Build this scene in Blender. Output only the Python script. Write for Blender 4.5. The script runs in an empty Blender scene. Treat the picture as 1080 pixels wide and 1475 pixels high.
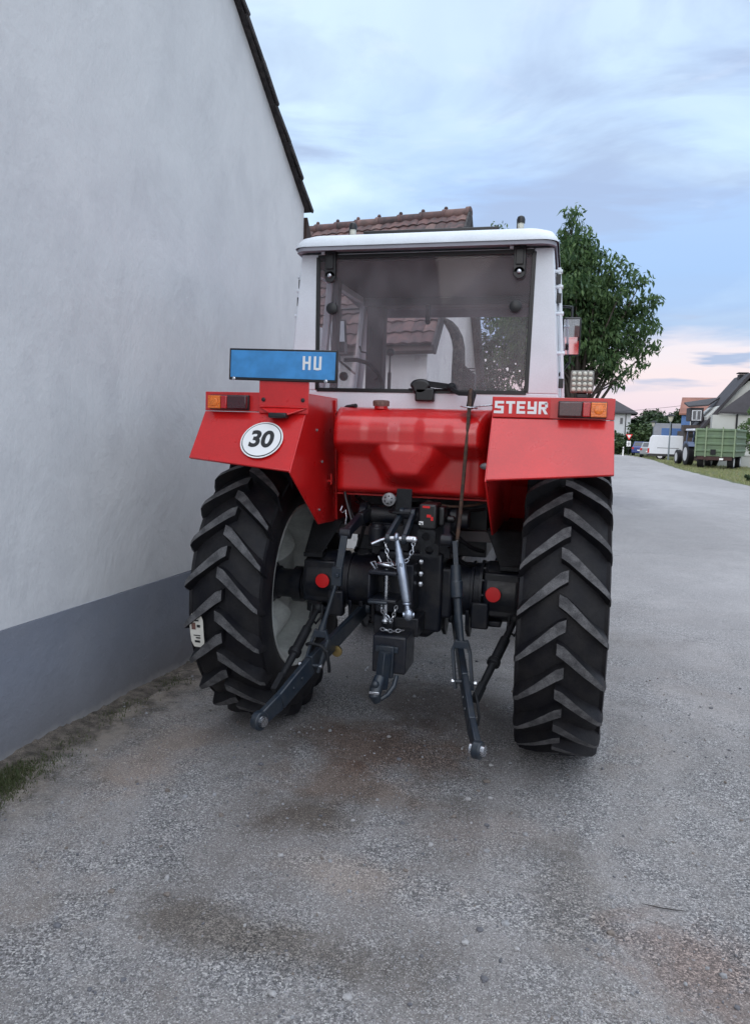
import bpy, bmesh, math, random
import numpy as np
from mathutils import Vector, Matrix
from math import radians, sin, cos, pi, sqrt
random.seed(7); rng = np.random.default_rng(7)
S = bpy.context.scene
COL = S.collection

# ------------------------------------------------------------------ camera
CAM = (0.832, -4.185, 1.705); YAW, PITCH, ROLL, FPX = 0.2505, 0.0955, 0.030, 1083.0
fw = Vector((-sin(YAW)*cos(PITCH), cos(YAW)*cos(PITCH), -sin(PITCH)))
rt = Vector((cos(YAW), sin(YAW), 0)); up = rt.cross(fw)
rt2 = rt*cos(ROLL)+up*sin(ROLL); up2 = -rt*sin(ROLL)+up*cos(ROLL)
cd = bpy.data.cameras.new('camera'); cam = bpy.data.objects.new('camera', cd); COL.objects.link(cam)
cam.matrix_world = Matrix(((rt2.x, up2.x, -fw.x, CAM[0]), (rt2.y, up2.y, -fw.y, CAM[1]), (rt2.z, up2.z, -fw.z, CAM[2]), (0, 0, 0, 1)))
cd.sensor_fit = 'HORIZONTAL'; cd.sensor_width = 36; cd.lens = 36*FPX/1080; cd.shift_y = -13/1080
cd.clip_start = 0.05; cd.clip_end = 2000
S.camera = cam
S.view_settings.view_transform = 'Standard'; S.view_settings.look = 'None'
S.view_settings.exposure = 0.35; S.view_settings.gamma = 1.0
S.render.engine = 'CYCLES'
S.cycles.max_bounces = 8; S.cycles.transparent_max_bounces = 16; S.cycles.caustics_reflective = False; S.cycles.caustics_refractive = False

def ray_at(px, py, X=None, Y=None, Z=None):
    """a point of the place seen in the photograph at px, py, at a measured distance"""
    d = fw*FPX + rt2*(px-540) - up2*(py-724.5); o = Vector(CAM)
    t = (X-o.x)/d.x if X is not None else (Y-o.y)/d.y if Y is not None else (Z-o.z)/d.z
    return o + d*t

# ------------------------------------------------------------------ world: dusk sky with thin cloud
SUN_EL, SUN_AZ = radians(24), radians(200)       # azimuth clockwise from +Y
W = bpy.data.worlds.new('World'); S.world = W; W.use_nodes = True
nt = W.node_tree; N = nt.nodes; L = nt.links; N.clear()
def wn(t, **k):
    n = N.new(t)
    for a, v in k.items(): setattr(n, a, v)
    return n
out = wn('ShaderNodeOutputWorld'); bg = wn('ShaderNodeBackground'); L.new(bg.outputs[0], out.inputs[0])
bg.inputs[1].default_value = 0.1
sky = wn('ShaderNodeTexSky', sky_type='NISHITA'); sky.sun_disc = False; sky.sun_elevation = SUN_EL; sky.sun_rotation = SUN_AZ
sky.dust_density = 2.0
tc = wn('ShaderNodeTexCoord'); sep = wn('ShaderNodeSeparateXYZ'); L.new(tc.outputs['Generated'], sep.inputs[0])
def wm(op, a, b=None, c=None, clamp=False):
    n = wn('ShaderNodeMath', operation=op, use_clamp=clamp)
    for i, v in enumerate((a, b, c)):
        if v is None: continue
        if isinstance(v, (int, float)): n.inputs[i].default_value = v
        else: L.new(v, n.inputs[i])
    return n.outputs[0]
zc = wm('MAXIMUM', sep.outputs[2], 0.0)
den = wm('ADD', zc, 0.10)
cmb = wn('ShaderNodeCombineXYZ'); L.new(wm('DIVIDE', sep.outputs[0], den), cmb.inputs[0]); L.new(wm('DIVIDE', sep.outputs[1], den), cmb.inputs[1])
def wnoise(scale, detail, rough, dist=0.0, sc=(1, 1, 1), loc=(0, 0, 0), src=None):
    m = wn('ShaderNodeMapping'); m.inputs['Scale'].default_value = sc; m.inputs['Location'].default_value = loc
    L.new(src or cmb.outputs[0], m.inputs[0])
    n = wn('ShaderNodeTexNoise'); n.inputs['Scale'].default_value = scale; n.inputs['Detail'].default_value = detail
    n.inputs['Roughness'].default_value = rough; n.inputs['Distortion'].default_value = dist
    L.new(m.outputs[0], n.inputs[0]); return n.outputs[0]
def wramp(fac, stops, interp='LINEAR'):
    r = wn('ShaderNodeValToRGB'); r.color_ramp.interpolation = interp
    e = r.color_ramp.elements
    while len(e) < len(stops): e.new(0.5)
    for i, (p, c) in enumerate(stops):
        e[i].position = p; e[i].color = (*c, 1) if len(c) == 3 else c
    L.new(fac, r.inputs[0]); return r.outputs[0]
def wmix(f, a, b):
    n = wn('ShaderNodeMix', data_type='RGBA')
    if isinstance(f, (int, float)): n.inputs[0].default_value = f
    else: L.new(f, n.inputs[0])
    for i, v in ((6, a), (7, b)):
        if isinstance(v, tuple): n.inputs[i].default_value = (*v, 1)
        else: L.new(v, n.inputs[i])
    return n.outputs[2]
# elevation bands, ragged by noise
band = wnoise(3.2, 5, .55, .4, (1, 1, 7.5), (1.3, .4, 0), tc.outputs['Generated'])
zz = wm('ADD', zc, wm('MULTIPLY', wm('SUBTRACT', band, .5), .075))
base = wramp(zz, [(0.0, (.66, .60, .74)), (.035, (.78, .64, .72)), (.085, (.84, .70, .72)), (.110, (.80, .72, .76)),
                  (.128, (.36, .48, .71)), (.20, (.36, .53, .82)), (.32, (.42, .585, .88)), (.46, (.58, .73, .93)), (.70, (.70, .86, 1.0)), (1.0, (.58, .72, .93))])
# small blue-grey streaks near the horizon
st = wnoise(6.0, 4, .5, .2, (1, 1, 9.0), (4.4, 2.2, .3), tc.outputs['Generated'])
stm = wm('MULTIPLY', wramp(st, [(.54, (0, 0, 0)), (.63, (1, 1, 1))]), wramp(zc, [(.05, (0, 0, 0)), (.08, (1, 1, 1)), (.14, (1, 1, 1)), (.18, (0, 0, 0))]))
base = wmix(stm, base, (.38, .45, .64))
# high cloud: bright veil and lavender folds
c1 = wnoise(.75, 6, .52, .6, (1, .8, 1), (2.1, 5.7, 0)); hi = wramp(zc, [(.10, (0, 0, 0)), (.28, (1, 1, 1))])
base = wmix(wm('MULTIPLY', wm('MULTIPLY', wramp(c1, [(.44, (0, 0, 0)), (.62, (1, 1, 1))]), hi), .85), base, (.72, .91, 1.03))
c2 = wnoise(1.1, 7, .55, .8, (1, 1.5, 1), (7.3, 1.1, 0))
base = wmix(wm('MULTIPLY', wm('MULTIPLY', wramp(c2, [(.47, (0, 0, 0)), (.62, (1, 1, 1))]), hi), .80), base, (.37, .46, .66))
c3 = wnoise(4.5, 6, .6, .3, (1, 1, 4.0), (0, 3.1, 0), tc.outputs['Generated'])
base = wmix(wm('MULTIPLY', wramp(c3, [(.56, (0, 0, 0)), (.72, (1, 1, 1))]), .35), base, (.74, .82, .96))
# the clouds are ten times a Background of strength 0.1; a fifth of clear sky shows through
sc10 = wn('ShaderNodeVectorMath', operation='SCALE'); L_SC = base
# unseen sky overhead and behind the camera: brightness and grey tint added as fill
zen = wramp(zc, [(.50, (0, 0, 0)), (.85, (1, 1, 1))]); sth = wramp(wm('MULTIPLY', sep.outputs[1], -1.), [(.05, (0, 0, 0)), (.7, (1, 1, 1))])
L.new(wm('MULTIPLY', wm('ADD', wm('ADD', 1., wm('MULTIPLY', zen, 1.35)), wm('MULTIPLY', sth, .8)), 9.8), sc10.inputs['Scale'])
L.new(wmix(wm('MAXIMUM', zen, wm('MULTIPLY', sth, .9)), L_SC, (.69, .735, .805)), sc10.inputs[0])
L.new(wmix(.12, sc10.outputs[0], sky.outputs[0]), bg.inputs[0])

sd = bpy.data.lights.new('sun', 'SUN'); sd.energy = 0.55; sd.angle = radians(35); sd.color = (1, .90, .84)
sun = bpy.data.objects.new('sun', sd); COL.objects.link(sun)
sdir = Vector((sin(SUN_AZ)*cos(SUN_EL), cos(SUN_AZ)*cos(SUN_EL), sin(SUN_EL)))
sun.rotation_euler = sdir.to_track_quat('Z', 'Y').to_euler()

# ------------------------------------------------------------------ materials
MATS = {}
def mat(name, c, rough=.6, metal=0., var=.0, vscale=6., c2=None, bump=0., bscale=40., coat=0., spec=None, detail=5, thr=(.35, .65), fine=0., fscale=300., rvar=0.):
    m = bpy.data.materials.new(name); m.use_nodes = True; MATS[name] = m
    t = m.node_tree; b = t.nodes['Principled BSDF']; lk = t.links
    b.inputs['Base Color'].default_value = (*c, 1); b.inputs['Roughness'].default_value = rough; b.inputs['Metallic'].default_value = metal
    if coat: b.inputs['Coat Weight'].default_value = coat; b.inputs['Coat Roughness'].default_value = .12
    if spec is not None: b.inputs['Specular IOR Level'].default_value = spec
    co = t.nodes.new('ShaderNodeTexCoord')
    def noise(sc, d=5, r=.55):
        n = t.nodes.new('ShaderNodeTexNoise'); n.inputs['Scale'].default_value = sc; n.inputs['Detail'].default_value = d; n.inputs['Roughness'].default_value = r
        lk.new(co.outputs['Object'], n.inputs[0]); return n.outputs[0]
    colour = None
    if var or c2:
        c2 = c2 or tuple(x*(1-var) for x in c)
        r = t.nodes.new('ShaderNodeValToRGB'); r.color_ramp.elements[0].position = thr[0]; r.color_ramp.elements[1].position = thr[1]
        r.color_ramp.elements[0].color = (*c2, 1); r.color_ramp.elements[1].color = (*c, 1)
        lk.new(noise(vscale, detail), r.inputs[0]); colour = r.outputs[0]
    if fine:
        mm = t.nodes.new('ShaderNodeMix'); mm.data_type = 'RGBA'; mm.blend_type = 'MULTIPLY'; mm.inputs[0].default_value = 1
        r2 = t.nodes.new('ShaderNodeValToRGB'); r2.color_ramp.elements[0].position = .35; r2.color_ramp.elements[1].position = .65
        r2.color_ramp.elements[0].color = (1-fine,)*3+(1,); r2.color_ramp.elements[1].color = (1+fine, 1+fine, 1+fine, 1)
        lk.new(noise(fscale, 3, .6), r2.inputs[0]); lk.new(r2.outputs[0], mm.inputs[7])
        if colour: lk.new(colour, mm.inputs[6])
        else: mm.inputs[6].default_value = (*c, 1)
        colour = mm.outputs[2]
    if colour: lk.new(colour, b.inputs['Base Color'])
    if rvar:
        mr = t.nodes.new('ShaderNodeMapRange'); mr.inputs[3].default_value = max(0, rough-rvar); mr.inputs[4].default_value = min(1, rough+rvar)
        lk.new(noise(vscale*2.3), mr.inputs[0]); lk.new(mr.outputs[0], b.inputs['Roughness'])
    if bump:
        bn = t.nodes.new('ShaderNodeBump'); bn.inputs['Strength'].default_value = min(1, bump); bn.inputs['Distance'].default_value = .01*max(1, bump)
        lk.new(noise(bscale, 6), bn.inputs['Height']); lk.new(bn.outputs[0], b.inputs['Normal'])
    return m
RED = mat('red_paint', (.60, .013, .014), .30, coat=.45, var=.22, vscale=3, rvar=.10, fine=.05, fscale=90, bump=.03, bscale=25)
REDD = mat('red_decal', (.60, .020, .020), .45, var=.1)
WHITE = mat('white_paint', (.71, .75, .80), .42, var=.10, vscale=5, rvar=.12, fine=.03, fscale=120)
BLACK = mat('chassis_paint', (.0055, .0075, .014), .40, vscale=11, c2=(.020, .020, .023), thr=(.40, .58), rvar=.18, bump=.12, bscale=60, spec=.35)
IRON = mat('dull_iron', (.012, .013, .016), .6, var=.5, vscale=20, bump=.25, bscale=90, spec=.3)
DECK = mat('link_paint', (.010, .018, .030), .36, var=.5, vscale=22, c2=(.024, .029, .036), rvar=.15, bump=.06, bscale=80)
RUB = mat('tyre_rubber', (.007, .007, .010), .55, var=.35, vscale=9, c2=(.016, .015, .016), bump=.15, bscale=120, fine=.15, fscale=60, spec=.22)
LUG = mat('dusty_lug_rubber', (.105, .103, .106), .88, c2=(.048, .047, .050), vscale=18, bump=.3, bscale=220, fine=.35, fscale=260, thr=(.4, .6))
RIMM = mat('rim_paint', (.74, .77, .74), .5, var=.35, vscale=5, rvar=.1, fine=.06, fscale=60)
PLAS = mat('black_plastic', (.010, .010, .012), .38, var=.3)
CHROME = mat('zinc_plate', (.62, .64, .68), .28, metal=1., var=.25, vscale=60, rvar=.12)
RUST = mat('rusty_rod', (.10, .055, .035), .75, c2=(.035, .025, .022), vscale=45, bump=.2, bscale=200)
SOCK = mat('cast_grey', (.28, .28, .29), .5, metal=.3, var=.4, vscale=50)
MIRR = mat('mirror_glass', (.8, .82, .84), .03, metal=1.)
REFL = mat('red_reflector', (.62, .010, .012), .35, fine=.12, fscale=900)
ORANGE = mat('amber_lens', (.75, .17, .01), .22, coat=.6, fine=.25, fscale=160)
REDLENS = mat('red_lens', (.42, .008, .010), .22, coat=.6, fine=.2, fscale=160)
DARKLENS = mat('dark_red_lens', (.045, .004, .008), .22, coat=.6, fine=.3, fscale=160)
BLUE = mat('plate_blue', (.055, .28, .62), .35, var=.22, vscale=16)
PWHITE = mat('letter_white', (.78, .78, .78), .45)
PBLACK = mat('letter_black', (.012, .012, .014), .45)
LENSG = mat('led_lens', (.55, .54, .46), .18, coat=.8, fine=.2, fscale=500)
LEDH = mat('led_housing', (.20, .19, .17), .45)
SEATM = mat('seat_vinyl', (.02, .02, .022), .55)
PAPER = mat('paper_label', (.70, .67, .60), .8, var=.1, vscale=30)
GREYLIP = mat('grey_roof_lip', (.30, .30, .34), .6, var=.12)
BROWN = mat('cap_brown', (.10, .045, .035), .6, c2=(.2, .1, .08), vscale=60)
WOOD = mat('dark_wood', (.045, .022, .017), .75, var=.4, vscale=8, bump=.2)
CURT = mat('roof_lining', (.11, .10, .105), .85)

def glass(name, tint, dust):
    m = bpy.data.materials.new(name); m.use_nodes = True; t = m.node_tree; t.nodes.clear()
    o = t.nodes.new('ShaderNodeOutputMaterial'); tr = t.nodes.new('ShaderNodeBsdfTransparent'); tr.inputs[0].default_value = (*tint, 1)
    gl = t.nodes.new('ShaderNodeBsdfGlossy'); gl.inputs['Roughness'].default_value = .03
    df = t.nodes.new('ShaderNodeBsdfDiffuse'); df.inputs[0].default_value = (.55, .53, .56, 1)
    lw = t.nodes.new('ShaderNodeFresnel'); lw.inputs[0].default_value = 1.5
    m1 = t.nodes.new('ShaderNodeMixShader'); m2 = t.nodes.new('ShaderNodeMixShader')
    co = t.nodes.new('ShaderNodeTexCoord'); n = t.nodes.new('ShaderNodeTexNoise'); n.inputs['Scale'].default_value = 5; n.inputs['Detail'].default_value = 6
    t.links.new(co.outputs['Object'], n.inputs[0])
    mr = t.nodes.new('ShaderNodeMapRange'); mr.inputs[1].default_value = .3; mr.inputs[2].default_value = .7; mr.inputs[3].default_value = dust*.5; mr.inputs[4].default_value = dust*1.5
    t.links.new(n.outputs[0], mr.inputs[0])
    hf = t.nodes.new('ShaderNodeMath'); hf.operation = 'MULTIPLY'; hf.inputs[1].default_value = .2; t.links.new(lw.outputs[0], hf.inputs[0]); t.links.new(hf.outputs[0], m1.inputs[0]); t.links.new(tr.outputs[0], m1.inputs[1]); t.links.new(gl.outputs[0], m1.inputs[2])
    t.links.new(mr.outputs[0], m2.inputs[0]); t.links.new(m1.outputs[0], m2.inputs[1]); t.links.new(df.outputs[0], m2.inputs[2])
    t.links.new(m2.outputs[0], o.inputs[0]); return m
GLASS = glass('tinted_glass', (.92, .89, .91), .08)
CLEAR = glass('clear_glass', (.97, .975, .975), .012)
WIN = mat('window_glass', (.03, .035, .045), .08, spec=.8)

# ------------------------------------------------------------------ mesh builder
class MB:
    def __init__(s, mi=0): s.v = []; s.f = []; s.m = []; s.mi = mi
    def add(s, vs, fs, mi=None):
        o = len(s.v); s.v += [tuple(p) for p in vs]
        for f in fs: s.f.append(tuple(i+o for i in f)); s.m.append(s.mi if mi is None else mi)
        return s
    def box(s, c, d, R=None, mi=None):
        c = Vector(c); x, y, z = [a/2 for a in d]
        P = [Vector((i, j, k)) for i in (-x, x) for j in (-y, y) for k in (-z, z)]
        if R is not None: P = [R @ p for p in P]
        return s.add([c+p for p in P], [(0, 1, 3, 2), (4, 6, 7, 5), (0, 4, 5, 1), (2, 3, 7, 6), (0, 2, 6, 4), (1, 5, 7, 3)], mi)
    def b2(s, lo, hi, mi=None):
        return s.box([(a+b)/2 for a, b in zip(lo, hi)], [abs(b-a) for a, b in zip(lo, hi)], None, mi)
    def prism(s, pts, off, mi=None):
        n = len(pts); off = Vector(off); P = [Vector(p) for p in pts]
        nn = sum(((P[i]-P[0]).cross(P[(i+1) % n]-P[0]) for i in range(n)), Vector())
        if nn.dot(off) > 0: P = P[::-1]
        V = P + [p+off for p in P]
        F = [tuple(range(n)), tuple(range(2*n-1, n-1, -1))] + [(i, i+n, (i+1) % n+n, (i+1) % n) for i in range(n)]
        return s.add(V, F, mi)
    def bar(s, a, b, w, h, upv=(0, 0, 1), mi=None, w2=None, h2=None):
        a, b = Vector(a), Vector(b); d = (b-a).normalized(); sd_ = d.cross(Vector(upv)).normalized(); u = sd_.cross(d)
        w2 = w if w2 is None else w2; h2 = h if h2 is None else h2
        P = [p+sd_*i*ww/2+u*j*hh/2 for p, ww, hh in ((a, w, h), (b, w2, h2)) for i, j in ((-1, -1), (1, -1), (1, 1), (-1, 1))]
        return s.add(P, [(3, 2, 1, 0), (4, 5, 6, 7), (0, 1, 5, 4), (1, 2, 6, 5), (2, 3, 7, 6), (3, 0, 4, 7)], mi)
    def lathe(s, prof, o, ax, n=24, mi=None, close=True, a0=0):
        """prof: (distance along axis, radius)"""
        o = Vector(o); ax = Vector(ax).normalized(); t = Vector((0, 0, 1)) if abs(ax.z) < .9 else Vector((1, 0, 0))
        u = ax.cross(t).normalized(); w = ax.cross(u)
        V = []; F = []
        for h, r in prof:
            for k in range(n):
                a = 2*pi*k/n+a0; V.append(o+ax*h+u*(r*cos(a))+w*(r*sin(a)))
        for i in range(len(prof)-1):
            for k in range(n):
                F.append((i*n+k, i*n+(k+1) % n, (i+1)*n+(k+1) % n, (i+1)*n+k))
        if close:
            F.append(tuple(range(n-1, -1, -1))); F.append(tuple((len(prof)-1)*n+k for k in range(n)))
        return s.add(V, F, mi)
    def cyl(s, a, b, r, r2=None, n=16, mi=None):
        a, b = Vector(a), Vector(b); return s.lathe([(0, r), ((b-a).length, r if r2 is None else r2)], a, b-a, n, mi)
    def tube(s, pts, r, n=8, mi=None, rs=None):
        P = [Vector(p) for p in pts]; V = []; F = []; prev = None
        for i, p in enumerate(P):
            d = (P[min(i+1, len(P)-1)]-P[max(i-1, 0)]).normalized()
            if prev is None:
                t = Vector((0, 0, 1)) if abs(d.z) < .9 else Vector((1, 0, 0)); u = d.cross(t).normalized()
            else: u = (prev-d*prev.dot(d)).normalized()
            prev = u; w = d.cross(u); rr = rs[i] if rs else r
            V += [p+u*rr*cos(2*pi*k/n)+w*rr*sin(2*pi*k/n) for k in range(n)]
        for i in range(len(P)-1):
            F += [(i*n+k, i*n+(k+1) % n, (i+1)*n+(k+1) % n, (i+1)*n+k) for k in range(n)]
        F += [tuple(range(n-1, -1, -1)), tuple((len(P)-1)*n+k for k in range(n))]
        return s.add(V, F, mi)
    def ball(s, c, r, n=14, mi=None, sc=(1, 1, 1)):
        V = []; F = []; m = n//2; c = Vector(c)
        for i in range(1, m):
            for k in range(n):
                a = pi*i/m; b = 2*pi*k/n; V.append(c+Vector((r*sc[0]*sin(a)*cos(b), r*sc[1]*sin(a)*sin(b), r*sc[2]*cos(a))))
        V += [c+Vector((0, 0, r*sc[2])), c-Vector((0, 0, r*sc[2]))]; T = len(V)-2
        for i in range(m-2): F += [(i*n+k, (i+1)*n+k, (i+1)*n+(k+1) % n, i*n+(k+1) % n) for k in range(n)]
        F += [(T, k, (k+1) % n) for k in range(n)] + [(T+1, (m-2)*n+(k+1) % n, (m-2)*n+k) for k in range(n)]
        return s.add(V, F, mi)
    def chain(s, pts, L_=.026, r=.0028, w=.008):
        P = [Vector(p) for p in pts]; seg = []
        for a, b in zip(P, P[1:]):
            k = max(1, round((b-a).length/(L_*.8)))
            seg += [(a+(b-a)*i/k, a+(b-a)*(i+1)/k) for i in range(k)]
        for i, (a, b) in enumerate(seg):
            d = (b-a).normalized(); t = Vector((0, 1, 0)) if abs(d.y) < .9 else Vector((1, 0, 0)); u = d.cross(t).normalized()
            if i % 2: u = d.cross(u)
            c = (a+b)/2; lp = [c+d*(L_/2*cos(q))+u*(w*sin(q)) for q in [2*pi*j/10 for j in range(11)]]
            s.tube(lp, r, 5)
        return s
    def build(s, name, mats, parent=None, bevel=0, smooth=True, ang=35, seg=2, loc=None):
        me = bpy.data.meshes.new(name); me.from_pydata(s.v, [], s.f)
        ms = mats if isinstance(mats, (list, tuple)) else [mats]
        for m in ms: me.materials.append(m)
        me.polygons.foreach_set('material_index', s.m)
        me.update()
        if smooth:
            me.polygons.foreach_set('use_smooth', [True]*len(me.polygons))
            bm = bmesh.new(); bm.from_mesh(me); ca = radians(ang)
            for e in bm.edges:
                if len(e.link_faces) == 2 and e.calc_face_angle(0) > ca: e.smooth = False
            bm.to_mesh(me); bm.free()
        o = bpy.data.objects.new(name, me); COL.objects.link(o)
        if parent: o.parent = parent
        if loc: o.location = loc
        if bevel:
            b = o.modifiers.new('bevel', 'BEVEL'); b.width = bevel; b.segments = seg; b.limit_method = 'ANGLE'; b.angle_limit = radians(ang); b.harden_normals = False
        return o
def tag(o, label, cat, group=None, kind=None):
    o['label'] = label; o['category'] = cat
    if group: o['group'] = group
    if kind: o['kind'] = kind
    return o
def thing(name, label, cat, loc=(0, 0, 0), rz=0, group=None):
    o = bpy.data.objects.new(name, None); COL.objects.link(o); o.location = loc; o.rotation_euler = (0, 0, rz); o.empty_display_size = .2
    return tag(o, label, cat, group)
def struct(o): o['kind'] = 'structure'; return o
def copy_tree(o, parent=None):
    c = o.copy(); COL.objects.link(c)
    if parent: c.parent = parent
    for ch in list(o.children): copy_tree(ch, c)
    return c
def text_mesh(name, txt, size, mat_, parent, M, ext=.0012, sx=1., shear=0., bold=0.):
    cu = bpy.data.curves.new(name, 'FONT'); cu.body = txt; cu.size = size; cu.align_x = 'CENTER'; cu.align_y = 'CENTER'; cu.extrude = ext; cu.shear = shear; cu.offset = bold
    t = bpy.data.objects.new('t', cu); COL.objects.link(t); bpy.context.view_layer.update()
    me = bpy.data.meshes.new_from_object(t.evaluated_get(bpy.context.evaluated_depsgraph_get())); bpy.data.objects.remove(t)
    me.transform(M @ Matrix.Diagonal((sx, 1, 1, 1))); me.materials.clear(); me.materials.append(mat_); me.name = name
    o = bpy.data.objects.new(name, me); COL.objects.link(o); o.parent = parent; return o
REARM = Matrix.Rotation(pi/2, 4, 'X')       # text upright, read from -Y

# ------------------------------------------------------------------ ground and road
def nodes_of(name):
    m = bpy.data.materials.new(name); m.use_nodes = True; t = m.node_tree; b = t.nodes['Principled BSDF']; co = t.nodes.new('ShaderNodeTexCoord')
    class G:
        tree = t; bsdf = b; obj = co.outputs['Object']
        def noise(s, sc, d=5, r=.55, dist=0, scale=(1, 1, 1), rot=0):
            mp = t.nodes.new('ShaderNodeMapping'); mp.inputs['Scale'].default_value = scale; mp.inputs['Rotation'].default_value = (0, 0, rot); t.links.new(co.outputs['Object'], mp.inputs[0])
            n = t.nodes.new('ShaderNodeTexNoise'); n.inputs['Scale'].default_value = sc; n.inputs['Detail'].default_value = d; n.inputs['Roughness'].default_value = r; n.inputs['Distortion'].default_value = dist
            t.links.new(mp.outputs[0], n.inputs[0]); return n.outputs[0]
        def vor(s, sc):
            n = t.nodes.new('ShaderNodeTexVoronoi'); n.inputs['Scale'].default_value = sc; t.links.new(co.outputs['Object'], n.inputs[0]); return n
        def math(s, op, a, b_=None, clamp=False):
            n = t.nodes.new('ShaderNodeMath'); n.operation = op; n.use_clamp = clamp
            for i, v in enumerate((a, b_)):
                if v is None: continue
                if isinstance(v, (int, float)): n.inputs[i].default_value = v
                else: t.links.new(v, n.inputs[i])
            return n.outputs[0]
        def ramp(s, f, stops):
            r = t.nodes.new('ShaderNodeValToRGB'); e = r.color_ramp.elements
            while len(e) < len(stops): e.new(.5)
            for i, (p, c) in enumerate(stops):
                e[i].position = p; e[i].color = (c, c, c, 1) if isinstance(c, (int, float)) else (*c, 1)
            t.links.new(f, r.inputs[0]); return r.outputs[0]
        def mix(s, f, a, b_, blend='MIX'):
            n = t.nodes.new('ShaderNodeMix'); n.data_type = 'RGBA'; n.blend_type = blend
            if isinstance(f, (int, float)): n.inputs[0].default_value = f
            else: t.links.new(f, n.inputs[0])
            for i, v in ((6, a), (7, b_)):
                if isinstance(v, tuple): n.inputs[i].default_value = (*v, 1)
                else: t.links.new(v, n.inputs[i])
            return n.outputs[2]
        def xyz(s, i):
            n = t.nodes.new('ShaderNodeSeparateXYZ'); t.links.new(co.outputs['Object'], n.inputs[0]); return n.outputs[i]
        def bump(s, h, st, dist):
            n = t.nodes.new('ShaderNodeBump'); n.inputs['Strength'].default_value = st; n.inputs['Distance'].default_value = dist; t.links.new(h, n.inputs['Height']); t.links.new(n.outputs[0], b.inputs['Normal'])
    g = G(); b.inputs['Roughness'].default_value = .85; return m, g

ROAD, g = nodes_of('worn_gravel_asphalt')
X_, Y_ = g.xyz(0), g.xyz(1)
n1 = g.noise(.75, 6, .6, .5); n2 = g.noise(1.6, 6, .62, .3); n3 = g.noise(.45, 4, .5)
fines = g.mix(g.ramp(n1, [(.38, 0.), (.60, 1.)]), (.205, .190, .182), (.375, .352, .342))
brown = g.ramp(g.noise(1.25, 6, .6, .6), [(.50, 0.), (.66, 1.)])
# darker brown patch under and behind the machine
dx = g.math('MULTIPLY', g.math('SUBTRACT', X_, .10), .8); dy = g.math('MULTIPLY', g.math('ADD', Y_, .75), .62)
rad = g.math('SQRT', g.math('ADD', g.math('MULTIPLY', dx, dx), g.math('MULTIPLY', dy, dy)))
rear_brown = g.ramp(g.math('ADD', rad, g.math('MULTIPLY', g.math('SUBTRACT', n2, .5), 1.4)), [(.15, 1.), (1.1, 0.)])
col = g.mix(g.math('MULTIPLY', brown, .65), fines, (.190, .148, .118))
col = g.mix(g.math('MULTIPLY', rear_brown, .70), col, (.075, .058, .050))
dark = g.ramp(g.noise(.9, 7, .68, .8), [(.50, 0.), (.60, 1.)])
col = g.mix(g.math('MULTIPLY', dark, .62), col, (.062, .054, .046))
# pale packed wheel lanes
lane = g.noise(1.0, 5, .6, .5, (2.4, .45, 1))
col = g.mix(g.math('MULTIPLY', g.ramp(lane, [(.50, 0.), (.62, 1.)]), .45), col, (.31, .295, .29))
# far road: paler, smoother
far = g.ramp(g.math('ADD', g.math('MULTIPLY', Y_, .08), g.math('MULTIPLY', g.math('SUBTRACT', X_, 1.0), .16)), [(.0, 0.), (.55, 1.)])
patch = g.ramp(g.noise(.35, 5, .6, .4, (1, .35, 1)), [(.40, (.268, .254, .256)), (.60, (.365, .348, .350))])
col = g.mix(g.math('MULTIPLY', far, .85), col, patch)
# fine dark cracks and scuffs
ck = g.noise(1.1, 4, .5, .2, (.30, 1.5, 1)); ckm = g.ramp(g.noise(1.7, 3, .5), [(.56, 0.), (.60, 1.)])
col = g.mix(g.math('MULTIPLY', g.math('MULTIPLY', g.ramp(g.math('ABSOLUTE', g.math('SUBTRACT', ck, .5)), [(.0015, 1.), (.005, 0.)]), ckm), .6), col, (.05, .048, .05))
# stone chips
v1 = g.vor(150); v2 = g.vor(270); v3 = g.vor(44)
def chipval(v, lo, hi):
    s_ = t_ = ROAD.node_tree.nodes.new('ShaderNodeSeparateColor'); ROAD.node_tree.links.new(v.outputs['Color'], s_.inputs[0]); return s_.outputs
a1 = chipval(v1, 0, 1); a2 = chipval(v2, 0, 1); a3 = chipval(v3, 0, 1)
chipc = g.ramp(a1[0], [(0., (.020, .023, .030)), (.40, (.120, .120, .128)), (.72, (.31, .305, .312)), (1., (.68, .66, .64))])
chipf = g.ramp(a2[0], [(0., (.030, .029, .030)), (.5, (.17, .162, .160)), (.85, (.38, .37, .37)), (1., (.70, .68, .66))])
loose = g.ramp(g.math('ADD', n2, g.math('MULTIPLY', g.math('SUBTRACT', g.noise(5.5, 4, .6), .5), .45)), [(.42, .12), (.60, .95)])
loose = g.math('MULTIPLY', loose, g.math('SUBTRACT', 1., g.math('MULTIPLY', far, .55)))
col = g.mix(g.math('MULTIPLY', loose, .82), col, chipc)
col = g.mix(g.math('MULTIPLY', g.ramp(a2[1], [(.42, 0.), (.50, 1.)]), .55), col, chipf)
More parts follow.
